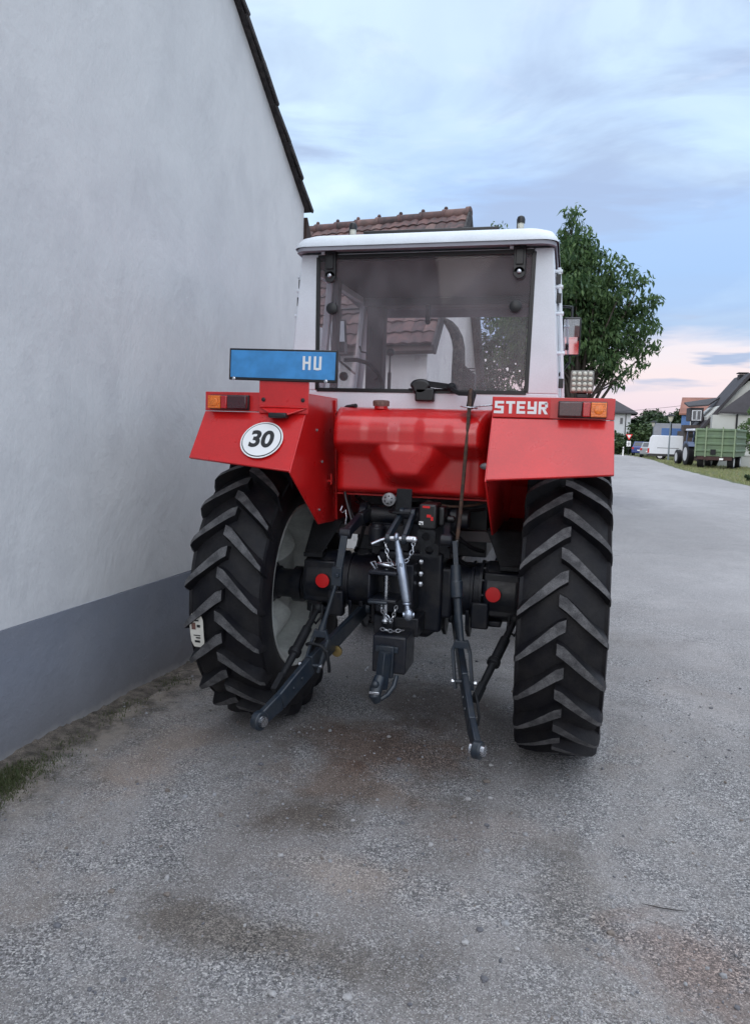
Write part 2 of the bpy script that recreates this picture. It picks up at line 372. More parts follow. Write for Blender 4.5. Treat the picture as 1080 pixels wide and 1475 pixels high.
# stains with a shape of their own: brown earth and damp patches soaked into the gravel
def blot(px, py, rx_, ry_, c, st, soft=.9):
    global col
    q_ = ray_at(px, py, Z=0)
    ex = g.math('MULTIPLY', g.math('SUBTRACT', X_, q_.x), 1/rx_); ey = g.math('MULTIPLY', g.math('SUBTRACT', Y_, q_.y), 1/ry_)
    rr = g.math('SQRT', g.math('ADD', g.math('MULTIPLY', ex, ex), g.math('MULTIPLY', ey, ey)))
    col = g.mix(g.math('MULTIPLY', g.ramp(g.math('ADD', rr, g.math('MULTIPLY', g.math('SUBTRACT', g.noise(3.2, 6, .68, .5), .5), 2.2)), [(.35, 1.), (.35+soft, 0.)]), st), col, c, 'MULTIPLY')
blot(560, 1075, .60, .42, (.62, .44, .34), .85); blot(620, 1010, .6, .5, (.50, .42, .38), .8); blot(330, 1345, .62, .17, (.50, .44, .37), .75)  # first two deepen the brown under and behind the machine
blot(440, 1175, .30, .22, (.48, .41, .34), .8); blot(1010, 1400, .35, .30, (.78, .60, .52), .8); blot(500, 1260, .40, .16, (1.18, 1.06, .96), .7)
blot(820, 1290, .16, .55, (.55, .50, .44), .5); blot(880, 720, 1.5, 3.2, (.55, .55, .58), .6); blot(700, 1200, .30, .25, (1.15, 1.08, 1.04), .6)
blot(500, 1130, .5, .25, (.80, .62, .50), .7); blot(240, 1080, .35, .6, (.90, .74, .62), .7)
# single pale stones
big = g.math('MULTIPLY', g.ramp(a3[1], [(.93, 0.), (.94, 1.)]), g.ramp(v3.outputs['Distance'], [(.28, 1.), (.34, 0.)]))
col = g.mix(g.math('MULTIPLY', big, .6), col, (.30, .29, .30))
# earth and moss along the foot of the wall
dw = g.math('ADD', g.math('SUBTRACT', X_, g.math('MULTIPLY', Y_, .045)), 1.78)
dwn = g.math('ADD', dw, g.math('MULTIPLY', g.math('SUBTRACT', g.noise(2.6, 6, .65), .5), .75))
earth = g.ramp(dwn, [(.22, 1.), (.62, 0.)])
earthc = g.mix(g.ramp(g.noise(7, 6, .65), [(.42, 0.), (.58, 1.)]), (.060, .046, .035), (.205, .172, .140))
col = g.mix(g.math('MULTIPLY', earth, .85), col, earthc)
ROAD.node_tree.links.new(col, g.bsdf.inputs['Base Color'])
hgt = g.math('ADD', g.math('MULTIPLY', g.math('MULTIPLY', g.math('SUBTRACT', 1., v1.outputs['Distance']), loose), .75), g.math('MULTIPLY', g.noise(200, 4, .65), .5))
hgt = g.math('ADD', hgt, g.math('MULTIPLY', n2, 1.0))
g.bump(hgt, .85, .0065)

LAWN, g = nodes_of('dry_lawn')
col = g.mix(g.ramp(g.noise(.5, 7, .62), [(.38, 0.), (.62, 1.)]), (.060, .085, .028), (.155, .150, .070))
col = g.mix(g.ramp(g.noise(7, 5, .7), [(.4, 0.), (.6, 1.)]), col, (.085, .105, .040))
LAWN.node_tree.links.new(col, g.bsdf.inputs['Base Color']); g.bump(g.noise(9, 6, .7), 1., .08)

gr = MB().add([(-400, -60, -.006), (400, -60, -.006), (400, 900, -.006), (-400, 900, -.006)], [(0, 1, 2, 3)]).build('ground', LAWN); struct(gr)
ed = []
edge_pts = [(9.5, -12), (8.6, 6), (8.0, 20), (7.7, 28), (7.35, 36), (7.15, 43), (7.3, 52), (7.5, 62), (7.3, 70), (6.7, 76), (6.0, 79), (3.0, 80)]
for (x0, y0), (x1, y1) in zip(edge_pts, edge_pts[1:]):
    for k in range(8): ed.append((x0+(x1-x0)*k/8+rng.normal(0, .05), y0+(y1-y0)*k/8))
ed.append((2, 80.2))
V = []; F = []
for x, y in ed: V += [(-12 if y > 3 else -6, y, 0), (x, y, 0)]
for i in range(len(ed)-1): F.append((2*i, 2*i+1, 2*i+3, 2*i+2))
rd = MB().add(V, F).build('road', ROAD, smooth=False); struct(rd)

# crumbled edge of earth against the wall foot
WD = Vector((.04492, .99899, 0)); WN = Vector((.99899, -.04492, 0)); W0 = Vector((-1.831, -1.151, 0))   # wall direction, outward normal, a point of it
def wallp(s_, z, off=0.): return W0 + WD*s_ + WN*off + Vector((0, 0, z))
mb = MB(); nS = 260; prof = [(.002, .030), (.025, .026), (.06, .014), (.11, .006), (.17, -.002)]
V = []
for i in range(nS):
    s_ = -3.2 + 7.0*i/(nS-1); k = .55+.45*sin(s_*5.1)*sin(s_*2.3+1)+rng.normal(0, .12); k = max(.15, k)
    for o_, z_ in prof: V.append(wallp(s_, z_*k+(rng.normal(0, .0022) if z_ > 0 else 0), o_*(.6+.5*k)))
n_ = len(prof)
F = [(i*n_+j, i*n_+j+1, (i+1)*n_+j+1, (i+1)*n_+j) for i in range(nS-1) for j in range(n_-1)]
EARTH = mat('crumbled_earth', (.14, .118, .10), .95, c2=(.045, .038, .032), vscale=16, bump=.8, bscale=110, fine=.4, fscale=180)
eb = MB().add(V, F).build('earth_bank', EARTH); struct(eb)

# loose stones
ico = [Vector(p) for p in ((0, 0, 1), (.89, 0, .45), (.28, .85, .45), (-.72, .53, .45), (-.72, -.53, .45), (.28, -.85, .45), (.72, .53, -.45), (-.28, .85, -.45), (-.89, 0, -.45), (-.28, -.85, -.45), (.72, -.53, -.45), (0, 0, -1))]
icf = [(0, 1, 2), (0, 2, 3), (0, 3, 4), (0, 4, 5), (0, 5, 1), (1, 6, 2), (2, 7, 3), (3, 8, 4), (4, 9, 5), (5, 10, 1), (2, 6, 7), (3, 7, 8), (4, 8, 9), (5, 9, 10), (1, 10, 6), (6, 11, 7), (7, 11, 8), (8, 11, 9), (9, 11, 10), (10, 11, 6)]
STONES = [mat('stone_a', (.30, .30, .31), .8, var=.3, vscale=80), mat('stone_b', (.15, .15, .165), .8, var=.3, vscale=80), mat('stone_c', (.38, .37, .37), .8, var=.2, vscale=80), mat('stone_d', (.20, .17, .15), .85, var=.3, vscale=80)]
def hashn(x, y): return .5+.5*sin(2.3*x+1.7*sin(1.9*y+.6))*sin(2.1*y+1.3*sin(2.7*x))
mb = MB(); cnt = 0
while cnt < 12000:
    y = -3.75+5.2*rng.random()**1.6; x = -1.75+4.6*rng.random()
    if x < -1.72+.045*y or rng.random() > .15+hashn(x, y): continue
    r = min(.015, .0021*np.exp(abs(rng.normal(0, .66)))); cnt += 1
    R_ = Matrix.Rotation(rng.random()*6.3, 3, 'Z') @ Matrix.Rotation(rng.random()*6.3, 3, 'X')
    s3 = Vector((1, .6+.4*rng.random(), .45+.4*rng.random()))
    mb.add([Vector((x, y, r*.22)) + R_ @ Vector((p.x*s3.x, p.y*s3.y, p.z*s3.z))*r*(.8+.4*rng.random()) for p in ico], icf, int(rng.choice(4, p=[.42, .34, .08, .16])))
for px_, py_, r in [(701, 1127, .017), (674, 1152, .014), (706, 1151, .012), (701, 1190, .012), (689, 1140, .010), (560, 1062, .012), (500, 1440, .016), (880, 1345, .014), (82, 1335, .014), (240, 1290, .013)]:
    x, y, _z = ray_at(px_, py_, Z=0); mb.add([Vector((x, y, r*.3)) + Vector((p.x*1.2, p.y, p.z*.6))*r*(.8+.4*rng.random()) for p in ico], icf, int(rng.integers(0, 4)))
for x, y, r in [(.62, -1.72, .012), (.70, -1.66, .015), (.58, -1.80, .013), (.75, -1.78, .011), (.66, -1.95, .012), (-.9, -2.6, .016), (-1.1, -2.2, .014), (-.2, -1.5, .012), (.05, -2.2, .013), (1.4, -2.5, .012), (-.7, -1.9, .012), (.3, -1.45, .010)]:
    mb.add([Vector((x, y, r*.3)) + Vector((p.x*1.2, p.y, p.z*.6))*r*(.8+.4*rng.random()) for p in ico], icf, int(rng.integers(0, 4)))
tag(mb.build('loose_gravel', STONES, smooth=False), 'loose grey stones strewn over the worn yard surface', 'gravel', kind='stuff')

tw = [ray_at(px_, py_, Z=.006) for px_, py_ in ((924, 1302), (950, 1308), (970, 1311), (989, 1313))]
o = MB(); o.tube(tw, .0016, 6, rs=[.0009, .002, .0017, .0008]); o = o.build('twig', mat('twig_bark', (.035, .030, .028), .9)); tag(o, 'thin dark twig lying on the yard surface', 'twig')
# ------------------------------------------------------------------ the big gable house on the left
PLASTER, g = nodes_of('white_plaster')
pc = g.mix(g.ramp(g.noise(.9, 7, .62, .4, (1, 1, .75)), [(.36, 0.), (.64, 1.)]), (.585, .590, .605), (.66, .665, .675))
pc = g.mix(g.math('MULTIPLY', g.ramp(g.noise(2.6, 6, .65, .3, (1, 1, .6)), [(.50, 0.), (.68, 1.)]), .45), pc, (.50, .505, .525))
pc = g.mix(g.math('MULTIPLY', g.ramp(g.noise(38, 4, .7), [(.55, 0.), (.75, 1.)]), .25), pc, (.49, .495, .51))
foot = g.math('SUBTRACT', 1., g.ramp(g.math('ADD', g.xyz(2), g.math('MULTIPLY', g.noise(3, 5), .5)), [(.85, 0.), (1.3, 1.)]))
pc = g.mix(g.math('MULTIPLY', foot, .10), pc, (.36, .37, .42))
PLASTER.node_tree.links.new(pc, g.bsdf.inputs['Base Color'])
g.bump(g.math('ADD', g.math('MULTIPLY', g.noise(2.2, 6, .6, .4, (1, 1, .6)), 2.2), g.math('ADD', g.math('MULTIPLY', g.noise(12, 6, .6), .45), g.math('MULTIPLY', g.noise(60, 4, .65), .05))), .45, .016)
PLINTH, g = nodes_of('grey_blue_plinth_paint')
pc = g.mix(g.ramp(g.noise(1.1, 6, .6), [(.35, 0.), (.65, 1.)]), (.185, .205, .255), (.225, .238, .275))
low = g.ramp(g.math('ADD', g.xyz(2), g.math('MULTIPLY', g.math('SUBTRACT', g.noise(2.2, 6, .6), .5), .5)), [(.02, 1.), (.40, 0.)])
pc = g.mix(g.math('MULTIPLY', low, .8), pc, (.165, .160, .165))
foot = g.ramp(g.math('ADD', g.xyz(2), g.math('MULTIPLY', g.math('SUBTRACT', g.noise(9, 5, .6), .5), .10)), [(.0, 1.), (.055, 0.)])
pc = g.mix(g.math('MULTIPLY', foot, .75), pc, (.33, .32, .31))
pc = g.mix(g.math('MULTIPLY', g.ramp(g.noise(34, 4, .7), [(.66, 0.), (.74, 1.)]), .35), pc, (.30, .31, .34))
PLINTH.node_tree.links.new(pc, g.bsdf.inputs['Base Color'])
g.bump(g.math('ADD', g.math('MULTIPLY', g.noise(4, 6, .6), 1.5), g.math('MULTIPLY', g.noise(90, 4, .7), .25)), .5, .015)
DTILE = mat('dark_verge_tile', (.055, .048, .048), .8, c2=(.020, .018, .020), vscale=18, bump=.5, bscale=60)
TILE = [mat('roof_tile_a', (.150, .078, .072), .8, c2=(.07, .048, .05), vscale=9, bump=.3), mat('roof_tile_b', (.120, .066, .064), .8, c2=(.05, .040, .042), vscale=11, bump=.3),
        mat('roof_tile_c', (.195, .112, .100), .8, c2=(.11, .075, .07), vscale=8, bump=.3), mat('roof_tile_d', (.110, .062, .060), .85, c2=(.05, .04, .04), vscale=8, bump=.3)]
GH = thing('gable_house', 'white plastered gable house with a grey-blue painted plinth beside the red tractor', 'house')
sE = 3.745                        # the wall corner, along WD from W0 (z of eave 3.74)
apex_s, eave_z, slope = -5.4, 3.735, .775
apex_z = eave_z + (sE-apex_s)*slope; sB = 2*apex_s-sE
pts = [wallp(sB, .672), wallp(sE, .672), wallp(sE, eave_z), wallp(apex_s, apex_z), wallp(sB, eave_z)]
MB().prism(pts, -WN*9).build('wall', PLASTER, GH, smooth=False)
topl = [wallp(sE+.004-(sE+.004-sB)*k/120, .670+float(rng.normal(0, .0022)), .006) for k in range(121)]
MB().prism([wallp(sB-.0, -.05, .006), wallp(sE+.004, -.05, .006)]+topl, -WN*9.01).build('plinth', PLINTH, GH, smooth=False)
# roof slabs and the row of verge tiles
sl = Vector((WD.x, WD.y, -slope)).normalized(); sln = Vector((WD.x*slope, WD.y*slope, 1)).normalized()
top = wallp(apex_s, apex_z, .045)
Ls = (sE-apex_s+.04)*sqrt(1+slope**2)
mb = MB()
mb.prism([top+sln*.012, top+sl*Ls+sln*.012, top+sl*Ls+sln*.034, top+sln*.034], -WN*9.2)
sl2 = Vector((-WD.x, -WD.y, -slope)).normalized(); sln2 = Vector((-WD.x*slope, -WD.y*slope, 1)).normalized()
mb.prism([top+sln2*.012, top+sl2*Ls+sln2*.012, top+sl2*Ls+sln2*.034, top+sln2*.034], -WN*9.2)
rf = mb.build('roof', DTILE, GH, smooth=False)
mb = MB(); k = 0; d_ = 0.
nT = round(Ls/.34)
for k in range(nT):
    d_ = k*Ls/nT; ln = Ls/nT+.012; a = top + sl*d_ + sln*(.030+.006*rng.random()) + WN*(.006+.022*rng.random()); R_ = Matrix((WN, sl, sln)).transposed() @ Matrix.Rotation(radians(3.0+rng.normal(0, .8)), 3, 'X') @ Matrix.Rotation(rng.normal(0, .02), 3, 'Z')
    mb.box(a+sl*(ln/2)-WN*.07, (.15, ln+.02, .022), R_); mb.box(a+sl*(ln/2)-sln*.014+WN*.002, (.016, ln+.005, .036), R_)
mb.build('verge_tiles', DTILE, rf, bevel=.006)
# annex: a lower roof seen past the corner
AN = thing('annex', 'low annex with a brown timber eave behind the corner of the plastered gable house', 'annex')
mb = MB(); mb.prism([wallp(sE+.006, 3.36, .03), wallp(sE+.15, 3.36, .03), wallp(sE+.15, 3.47, .03), wallp(sE+.02, 3.655, .03), wallp(sE+.006, 3.655, .03)], -WN*5); arf = mb.build('roof', WOOD, AN, smooth=False)
MB().b2((-6.5, 3.5, -.02), (-1.95, 4.75, 2.85)).build('wall', PLASTER, AN, smooth=False)

# ------------------------------------------------------------------ tiled house behind the tractor
def tiled_roof(mb, a, along, down, nrm, nx, ny, tw=.175, tl=.27, amp=.019, step=.024):
    """pan tiles: a = top corner, wavy across, stepped down the slope"""
    a, along, down, nrm = Vector(a), Vector(along), Vector(down), Vector(nrm); q = [(0, 0), (.2, .6), (.4, 1), (.6, .75), (.8, .15), (1, 0)]
    for j in range(ny):
        for i in range(nx):
            jit = rng.normal(0, .003); V = []
            for yy, zz_ in ((0, 0), (1.06, step)):
                for u_, h in q: V.append(a+along*((i+u_*1.0)*tw)+down*((j+yy)*tl)+nrm*(h*amp+zz_+jit))
            for u_, h in q: V.append(a+along*((i+u_)*tw)+down*((j+1.06)*tl)+nrm*(h*amp-.008))
            F = [(k, k+6, k+7, k+1) for k in range(5)] + [(k+6, k+12, k+13, k+7) for k in range(5)]
            mb.add(V, F, int(rng.choice(4, p=[.4, .27, .18, .15])))
TH = thing('tiled_house', 'white house with a weathered red-brown tiled roof behind the tractor cab', 'house')
thr = radians(13.0)     # an old house out of square: the gable runs with the road, the ridge slightly away from it
ru = Vector((-cos(thr), sin(thr), 0)); rv = Vector((0, -1, 0))
apx = ray_at(676, 306, Y=8.6); hw = 2.80; rs = .86; ridge_len = 9.4
sd1 = Vector((rv.x, rv.y, -rs)).normalized(); nn1 = ru.cross(sd1).normalized(); nn1 = nn1 if nn1.z > 0 else -nn1
sd2 = Vector((-rv.x, -rv.y, -rs)).normalized(); nn2 = ru.cross(sd2).normalized(); nn2 = nn2 if nn2.z > 0 else -nn2
sllen = hw*sqrt(1+rs*rs)
mb = MB(); tiled_roof(mb, apx-nn1*.0+ru*.02, ru, sd1, nn1, 54, int(sllen/.27)+1)
tiled_roof(mb, apx+ru*.02, ru, sd2, nn2, 54, int(sllen/.27)+1)
rf = mb.build('roof', TILE, TH, ang=60)
mb = MB(); mb.prism([apx-nn1*.03, apx+sd1*(sllen+.2)-nn1*.03, apx+sd1*(sllen+.2)-nn1*.09, apx+Vector((0, 0, -.13))], ru*ridge_len)
mb.prism([apx-nn2*.03, apx+sd2*(sllen+.2)-nn2*.03, apx+sd2*(sllen+.2)-nn2*.09, apx+Vector((0, 0, -.13))], ru*ridge_len)
mb.build('roof_boards', WOOD, rf, smooth=False)
mb = MB()
for i in range(21):
    a = apx+ru*(i*.42-.02)+Vector((0, 0, .0)); b = a+ru*.44
    mb.lathe([(0, .095), (.37, .080), (.375, .102), (.44, .102)], b, -ru, 12, int(rng.integers(0, 4)))
    mb.ball(b+Vector((0, 0, .11)), .036, 8, int(rng.integers(0, 4)))
mb.build('ridge_tiles', TILE, rf)
apw = apx-Vector((0, 0, .16))+ru*.12
gp = [apw, apw+rv*(hw-.12)+Vector((0, 0, -rs*(hw-.12))), apw-rv*(hw-.12)+Vector((0, 0, -rs*(hw-.12)))]
g1 = Vector((gp[1].x, gp[1].y, -.02)); g2 = Vector((gp[2].x, gp[2].y, -.02))
PL2, g = nodes_of('stained_plaster')
pc = g.mix(g.ramp(g.noise(1.4, 7, .65, .3, (1, 1, .5)), [(.38, 0.), (.62, 1.)]), (.66, .65, .64), (.80, .79, .77))
pc = g.mix(g.math('MULTIPLY', g.ramp(g.noise(6, 6, .7), [(.56, 0.), (.66, 1.)]), .4), pc, (.36, .35, .35))
PL2.node_tree.links.new(pc, g.bsdf.inputs['Base Color'])
MB().prism([gp[0], gp[1], g1, g2, gp[2]], ru*(ridge_len-.3)).build('wall', PL2, TH, smooth=False)
mb = MB()
for a_, s_ in ((sd1, nn1), (sd2, nn2)):
    mb.prism([apx-s_*.10, apx+a_*(sllen+.2)-s_*.10, apx+a_*(sllen+.2)+s_*.055, apx+s_*.055], -ru*.03)
mb.build('verge_board', DTILE, rf, smooth=False)

# ------------------------------------------------------------------ the tractor (x right, y forward, axle over the origin)
TR = thing('tractor', 'red and white farm tractor seen from behind, parked beside the plastered wall', 'tractor')
RZ = .782
def wheel(side, R=RZ, xc=.84, yc=0., wsc=1., nl=22, rimr=.455, hub=True):
    """one wheel standing on the ground; side -1 left, +1 right; wheel coordinates: u outward from its middle plane"""
    def P(u, r, th): return Vector((side*(xc+u*wsc), yc-r*cos(th), R+r*sin(th)))
    n = 96; k_ = R/RZ
    def ring(prof, mb, mi=0, nn=n, flip=False):
        V = [P(u, r*k_, 2*pi*j/nn) for u, r in prof for j in range(nn)]
        F = [(i*nn+j, (i+1)*nn+j, (i+1)*nn+(j+1) % nn, i*nn+(j+1) % nn) for i in range(len(prof)-1) for j in range(nn)]
        if (side > 0) != flip: F = [f[::-1] for f in F]
        mb.add(V, F, mi)
    half = [(.142, .462), (.158, .476), (.172, .490), (.188, .520), (.205, .575), (.211, .620), (.209, .665), (.202, .700), (.186, .696), (.150, .716), (.07, .732), (.0, .738)]
    prof = [(-u, r) for u, r in half] + [(u, r) for u, r in half[::-1][1:]] + [(.130, .440), (-.130, .440), (-.142, .452)]
    w = MB()
    # dished rim: flanges, barrel and the scalloped disc
    rp = [(-.160, .484), (-.170, .480), (-.170, .464), (-.158, .452), (-.135, .438), (-.115, .412), (-.04, .398), (.06, .398), (.10, .41), (.115, .425), (.145, .436), (.158, .446), (.158, .462), (.150, .468)]
    ring(rp, w, 0, 96, True)
    V = []; rr_ = [.11, .15, .19, .23, .27, .31, .345, .375, .400]; nn = 160
    for r in rr_:
        for j in range(nn):
            a = 2*pi*j/nn; q = min(1., max(0., (r-.11)/.29))
            sc = max(0., cos(4*a+.5)); ph = (8*a/(2*pi)) % 1.; saw = (1-ph)*min(1., ph*9)
            e = max(0., sin(pi*min(1., max(0., q)*1.02)))**.8
            V.append(P(.035+.080*(1-q)**1.2 - .12*saw*e, r*k_, a))
    F = [(i*nn+j, i*nn+(j+1) % nn, (i+1)*nn+(j+1) % nn, (i+1)*nn+j) for i in range(len(rr_)-1) for j in range(nn)]
    if side > 0: F = [f[::-1] for f in F]
    w.add(V, F, 0)
    wo = w.build('wheel', [RIMM], TR, ang=50)
    t = MB(); ring(prof, t, 0)
    # lugs: chevrons that meet at the crown of the tread when seen from behind
    for k in range(nl):
        for h in (-1, 1):
            th0 = 2*pi*(k+(.5 if h*side > 0 else 0))/nl + .10
            V = []; js = rng.normal(0, .002)
            st_ = [(-.018, .004, .789, .027, 'n'), (.015, -.018, .789, .031, ''), (.055, -.062, .788, .029, ''), (.100, -.114, .786, .025, ''), (.148, -.168, .782, .020, ''), (.184, -.214, .776, .015, ''), (.203, -.240, .760, .012, ''), (.210, -.262, .720, .011, ''), (.211, -.276, .676, .010, '')]
            for (u, dth, rt_, hw_, _) in st_:
                u2 = max(u, -.022)*h; a = th0+dth+js; rt2_ = rt_-.007; tk = hw_/RZ; bk = max(hw_+.010, .030+.010*min(1., abs(u)/.2))/RZ
                rb = .725 if abs(u) < .12 else (.70 if abs(u) < .195 else (.69 if abs(u) < .205 else .655))
                ub = u2 if abs(u) < .19 else h*.196
                V += [P(ub, rb*k_, a-bk), P(u2, rt2_*k_, a-tk), P(u2, rt2_*k_, a+tk), P(ub, rb*k_, a+bk)]
            m = len(st_); F = []; M_ = []
            for i in range(m-1):
                for q in range(3): F.append((i*4+q, i*4+q+1, (i+1)*4+q+1, (i+1)*4+q)); M_.append(1 if q == 1 and i < m-3 else 0)
            F += [(3, 2, 1, 0), tuple((m-1)*4+q for q in range(4))]; M_ += [0, 0]
            fl = (h*side > 0)
            o_ = len(t.v); t.v += [tuple(p) for p in V]
            for f, mm in zip(F, M_):
                f = tuple(i+o_ for i in (f if fl else f[::-1])); t.f.append(f); t.m.append(mm)
    ty = t.build('tyre', [RUB, LUG], wo, ang=32)
    if hub:
        hb = MB(); c = (side*(xc+.075), yc, R)
        hb.lathe([(0, .165), (.02, .165), (.022, .13), (.06, .125), (.065, .105), (.10, .10), (.103, .085), (.20, .085), (.203, .105), (.26, .105), (.262, .09), (.33, .09)], c, (-side, 0, 0), 32)
        hb.lathe([(0, .17), (.02, .17), (.03, .11), (.09, .10), (.1, .07)], c, (side, 0, 0), 32)
        for j in range(8):
            a = 2*pi*j/8; p = Vector((side*(xc+.07), yc+.14*cos(a), R+.14*sin(a)))
            hb.lathe([(-.03, .013), (.045, .013)], p, (side, 0, 0), 6)
        hb.build('hub', BLACK, wo, ang=40)
    return wo, ty
wl, tyl = wheel(-1); wr, tyr = wheel(1)
wheel(-1, R=.47, xc=.76, yc=2.25, wsc=.62, nl=18, rimr=.3); wheel(1, R=.47, xc=.76, yc=2.25, wsc=.62, nl=18)

# ---- fenders
def fender(s):
    f = MB()
    xi, xo = .466, 1.022; T = .008
    # upright band, tilted flap, deck, falling front
    f.prism([(s*xi, -.574, 1.786), (s*xo, -.574, 1.786), (s*xo, -.574, 1.884), (s*xi, -.574, 1.884)], (0, .045, 0))
    f.prism([(s*(xi+.002), -.574, 1.784), (s*xo, -.574, 1.784), (s*(xo+.004), -.741, 1.544), (s*(xi+.002), -.772, 1.498)], (0, T*.8, T*.6*-1))
    # narrow folded lip under the flap
    f.prism([(s*(xo+.004), -.741, 1.544), (s*(xi+.002), -.772, 1.498), (s*(xi+.002), -.752, 1.490), (s*(xo+.004), -.721, 1.536)], (0, .002, .006))
    f.prism([(s*xi, -.529, 1.884), (s*xo, -.529, 1.884), (s*xo, .55, 1.884), (s*xi, .55, 1.884)], (0, 0, -T))
    f.prism([(s*xi, .55, 1.884), (s*xo, .55, 1.884), (s*xo, .80, 1.38), (s*xi, .80, 1.38)], (0, -T, -T))
    f.prism([(s*xi, .80, 1.38), (s*xo, .80, 1.38), (s*xo, .84, 1.12), (s*xi, .84, 1.12)], (0, -T, 0))
    f.prism([(s*(xo-T), .55, 1.876), (s*(xo-T), -.529, 1.876), (s*(xo-T), -.55, 1.80), (s*(xo-T), .60, 1.80)], (s*T, 0, 0))
    # inner side panel with its fold
    f.prism([(s*xi, -.529, 1.882), (s*xi, -.574, 1.784), (s*xi, -.780, 1.492), (s*xi, -.330, 1.190), (s*xi, -.02, 1.176), (s*xi, -.10, 1.882)], (s*T, 0, 0))
    f.prism([(s*(xi-.001), -.10, 1.878), (s*(xi-.001), -.02, 1.176), (s*(xi-.001), .93, 1.14), (s*(xi-.001), .93, 1.38), (s*(xi-.001), .55, 1.878)], (s*T, 0, 0))
    f.prism([(s*(xi-.012), -.112, 1.87), (s*(xi-.012), -.030, 1.178), (s*(xi-.012), -.014, 1.178), (s*(xi-.012), -.096, 1.87)], (s*.012, 0, 0))
    o = f.build('fender', RED, TR, bevel=.003, ang=30)
    # screws
    for y, z in ((-.40, 1.70), (-.30, 1.53), (-.33, 1.27)):
        b = MB(); b.lathe([(0, .008), (.004, .008), (.007, .004)], (s*xi, y, z), (-s, 0, 0), 8); b.build('screw', SOCK, o)
    b = MB(); b.box((s*(xi-.012), -.16, 1.42), (.024, .05, .012)); b.cyl((s*(xi-.02), -.19, 1.40), (s*(xi-.02), -.19, 1.46), .006); b.build('fender_clip', RED, o)
    return o
fl = fender(-1); fr = fender(1)
# left flap: speed disc
fn = Vector((0, -.262, .196)).normalized(); fu = Vector((0, .196, .262)).normalized()
def flapp(x, v, off=0.): return Vector((x, -.574, 1.784)) - fu*v + fn*off
dc = flapp(-.657, .177)
FM = Matrix(((1, 0, 0, 0), (0, fu.y, fn.y, 0), (0, fu.z, fn.z, 0), (0, 0, 0, 1)))
def disc(r, off, m, name, par):
    d = MB(); d.lathe([(off, r), (off+.0012, r)], dc, fn, 48); return d.build(name, m, par)
sp = disc(.111, .0025, PWHITE, 'speed_disc', fl); disc(.1035, .0038, PBLACK, 'speed_disc_ring', sp); disc(.0985, .0051, PWHITE, 'speed_disc_face', sp)
text_mesh('speed_digits', '30', .135, PBLACK, sp, Matrix.Translation(dc+fn*.0072+fu*-.002) @ FM, sx=.95, bold=.0045)
# clusters of lights on both bands
def cluster(s):
    xs = [(.985, .915, ORANGE, 'amber_lens'), (.915, .878, REDLENS, 'red_lens'), (.878, .772, DARKLENS, 'dark_lens')]
    b = MB(); b.b2((s*.770, -.595, 1.792), (s*.987, -.574, 1.868)); o = b.build('tail_light', PLAS, fl if s < 0 else fr, bevel=.004)
    for a, c, m, n in xs:
        q = MB(); q.b2((s*(c+.001), -.622, 1.797), (s*(a-.001), -.5951, 1.863))
        q.lathe([(0, .022), (.004, .020), (.005, .012)], (s*(a+c)/2, -.622, 1.83), (0, -1, 0), 20) if m is ORANGE else None
        if m is ORANGE:
            for i in range(6): q.b2((s*(c+.004), -.624, 1.800+i*.011), (s*(a-.004), -.621, 1.803+i*.011))
        q.build(n, m, o, bevel=.005, seg=3)
cluster(-1); cluster(1)
# maker's name in white block letters on the right band
nm = MB(); nm.b2((.470, -.578, 1.789), (.734, -.574, 1.880)); nb = nm.build('name_plate', REDD, fr, bevel=.002)
def letters():
    m = MB(); w_, h_, st_, y0, y1 = .042, .058, .0125, -.5805, -.578
    x = .479; z = 1.806
    def r(x0, z0, x1, z1): m.b2((x+x0, y0, z+z0), (x+x1, y1, z+z1))
    H = h_
    # S
    r(0, H-st_, w_, H); r(0, H/2-.004, st_, H-st_); r(0.0125, H/2-.006, w_, H/2+.006); r(w_-st_, st_, w_, H/2-.006); r(-.004, 0, w_, st_); x += .052
    # T
    r(0, H-st_, w_, H); r(w_/2-.007, 0, w_/2+.007, H-st_); x += .050
    # E
    r(0, 0, st_, H); r(st_, H-st_, w_-.002, H); r(st_, H/2-.006, w_-.006, H/2+.006); r(st_, 0, w_-.002, st_); x += .050
    # y, square, its tail under the line
    r(0, H/2-.008, st_, H); r(st_, H/2-.008, w_-st_, H/2+.004); r(w_-st_, 0, w_, H); r(0, -.0, w_-st_, st_); x += .050
    # R
    r(0, 0, st_, H); r(st_, H-st_, w_-.004, H); r(w_-st_, H/2+.002, w_, H-.006); r(st_, H/2-.006, w_-.006, H/2+.004); m.prism([(x+w_-.026, y0, z+H/2-.006), (x+w_-.012, y0, z+H/2-.006), (x+w_+.002, y0, z), (x+w_-.013, y0, z)], (0, y1-y0, 0))
    return m
letters().build('name_letters', PWHITE, nb)
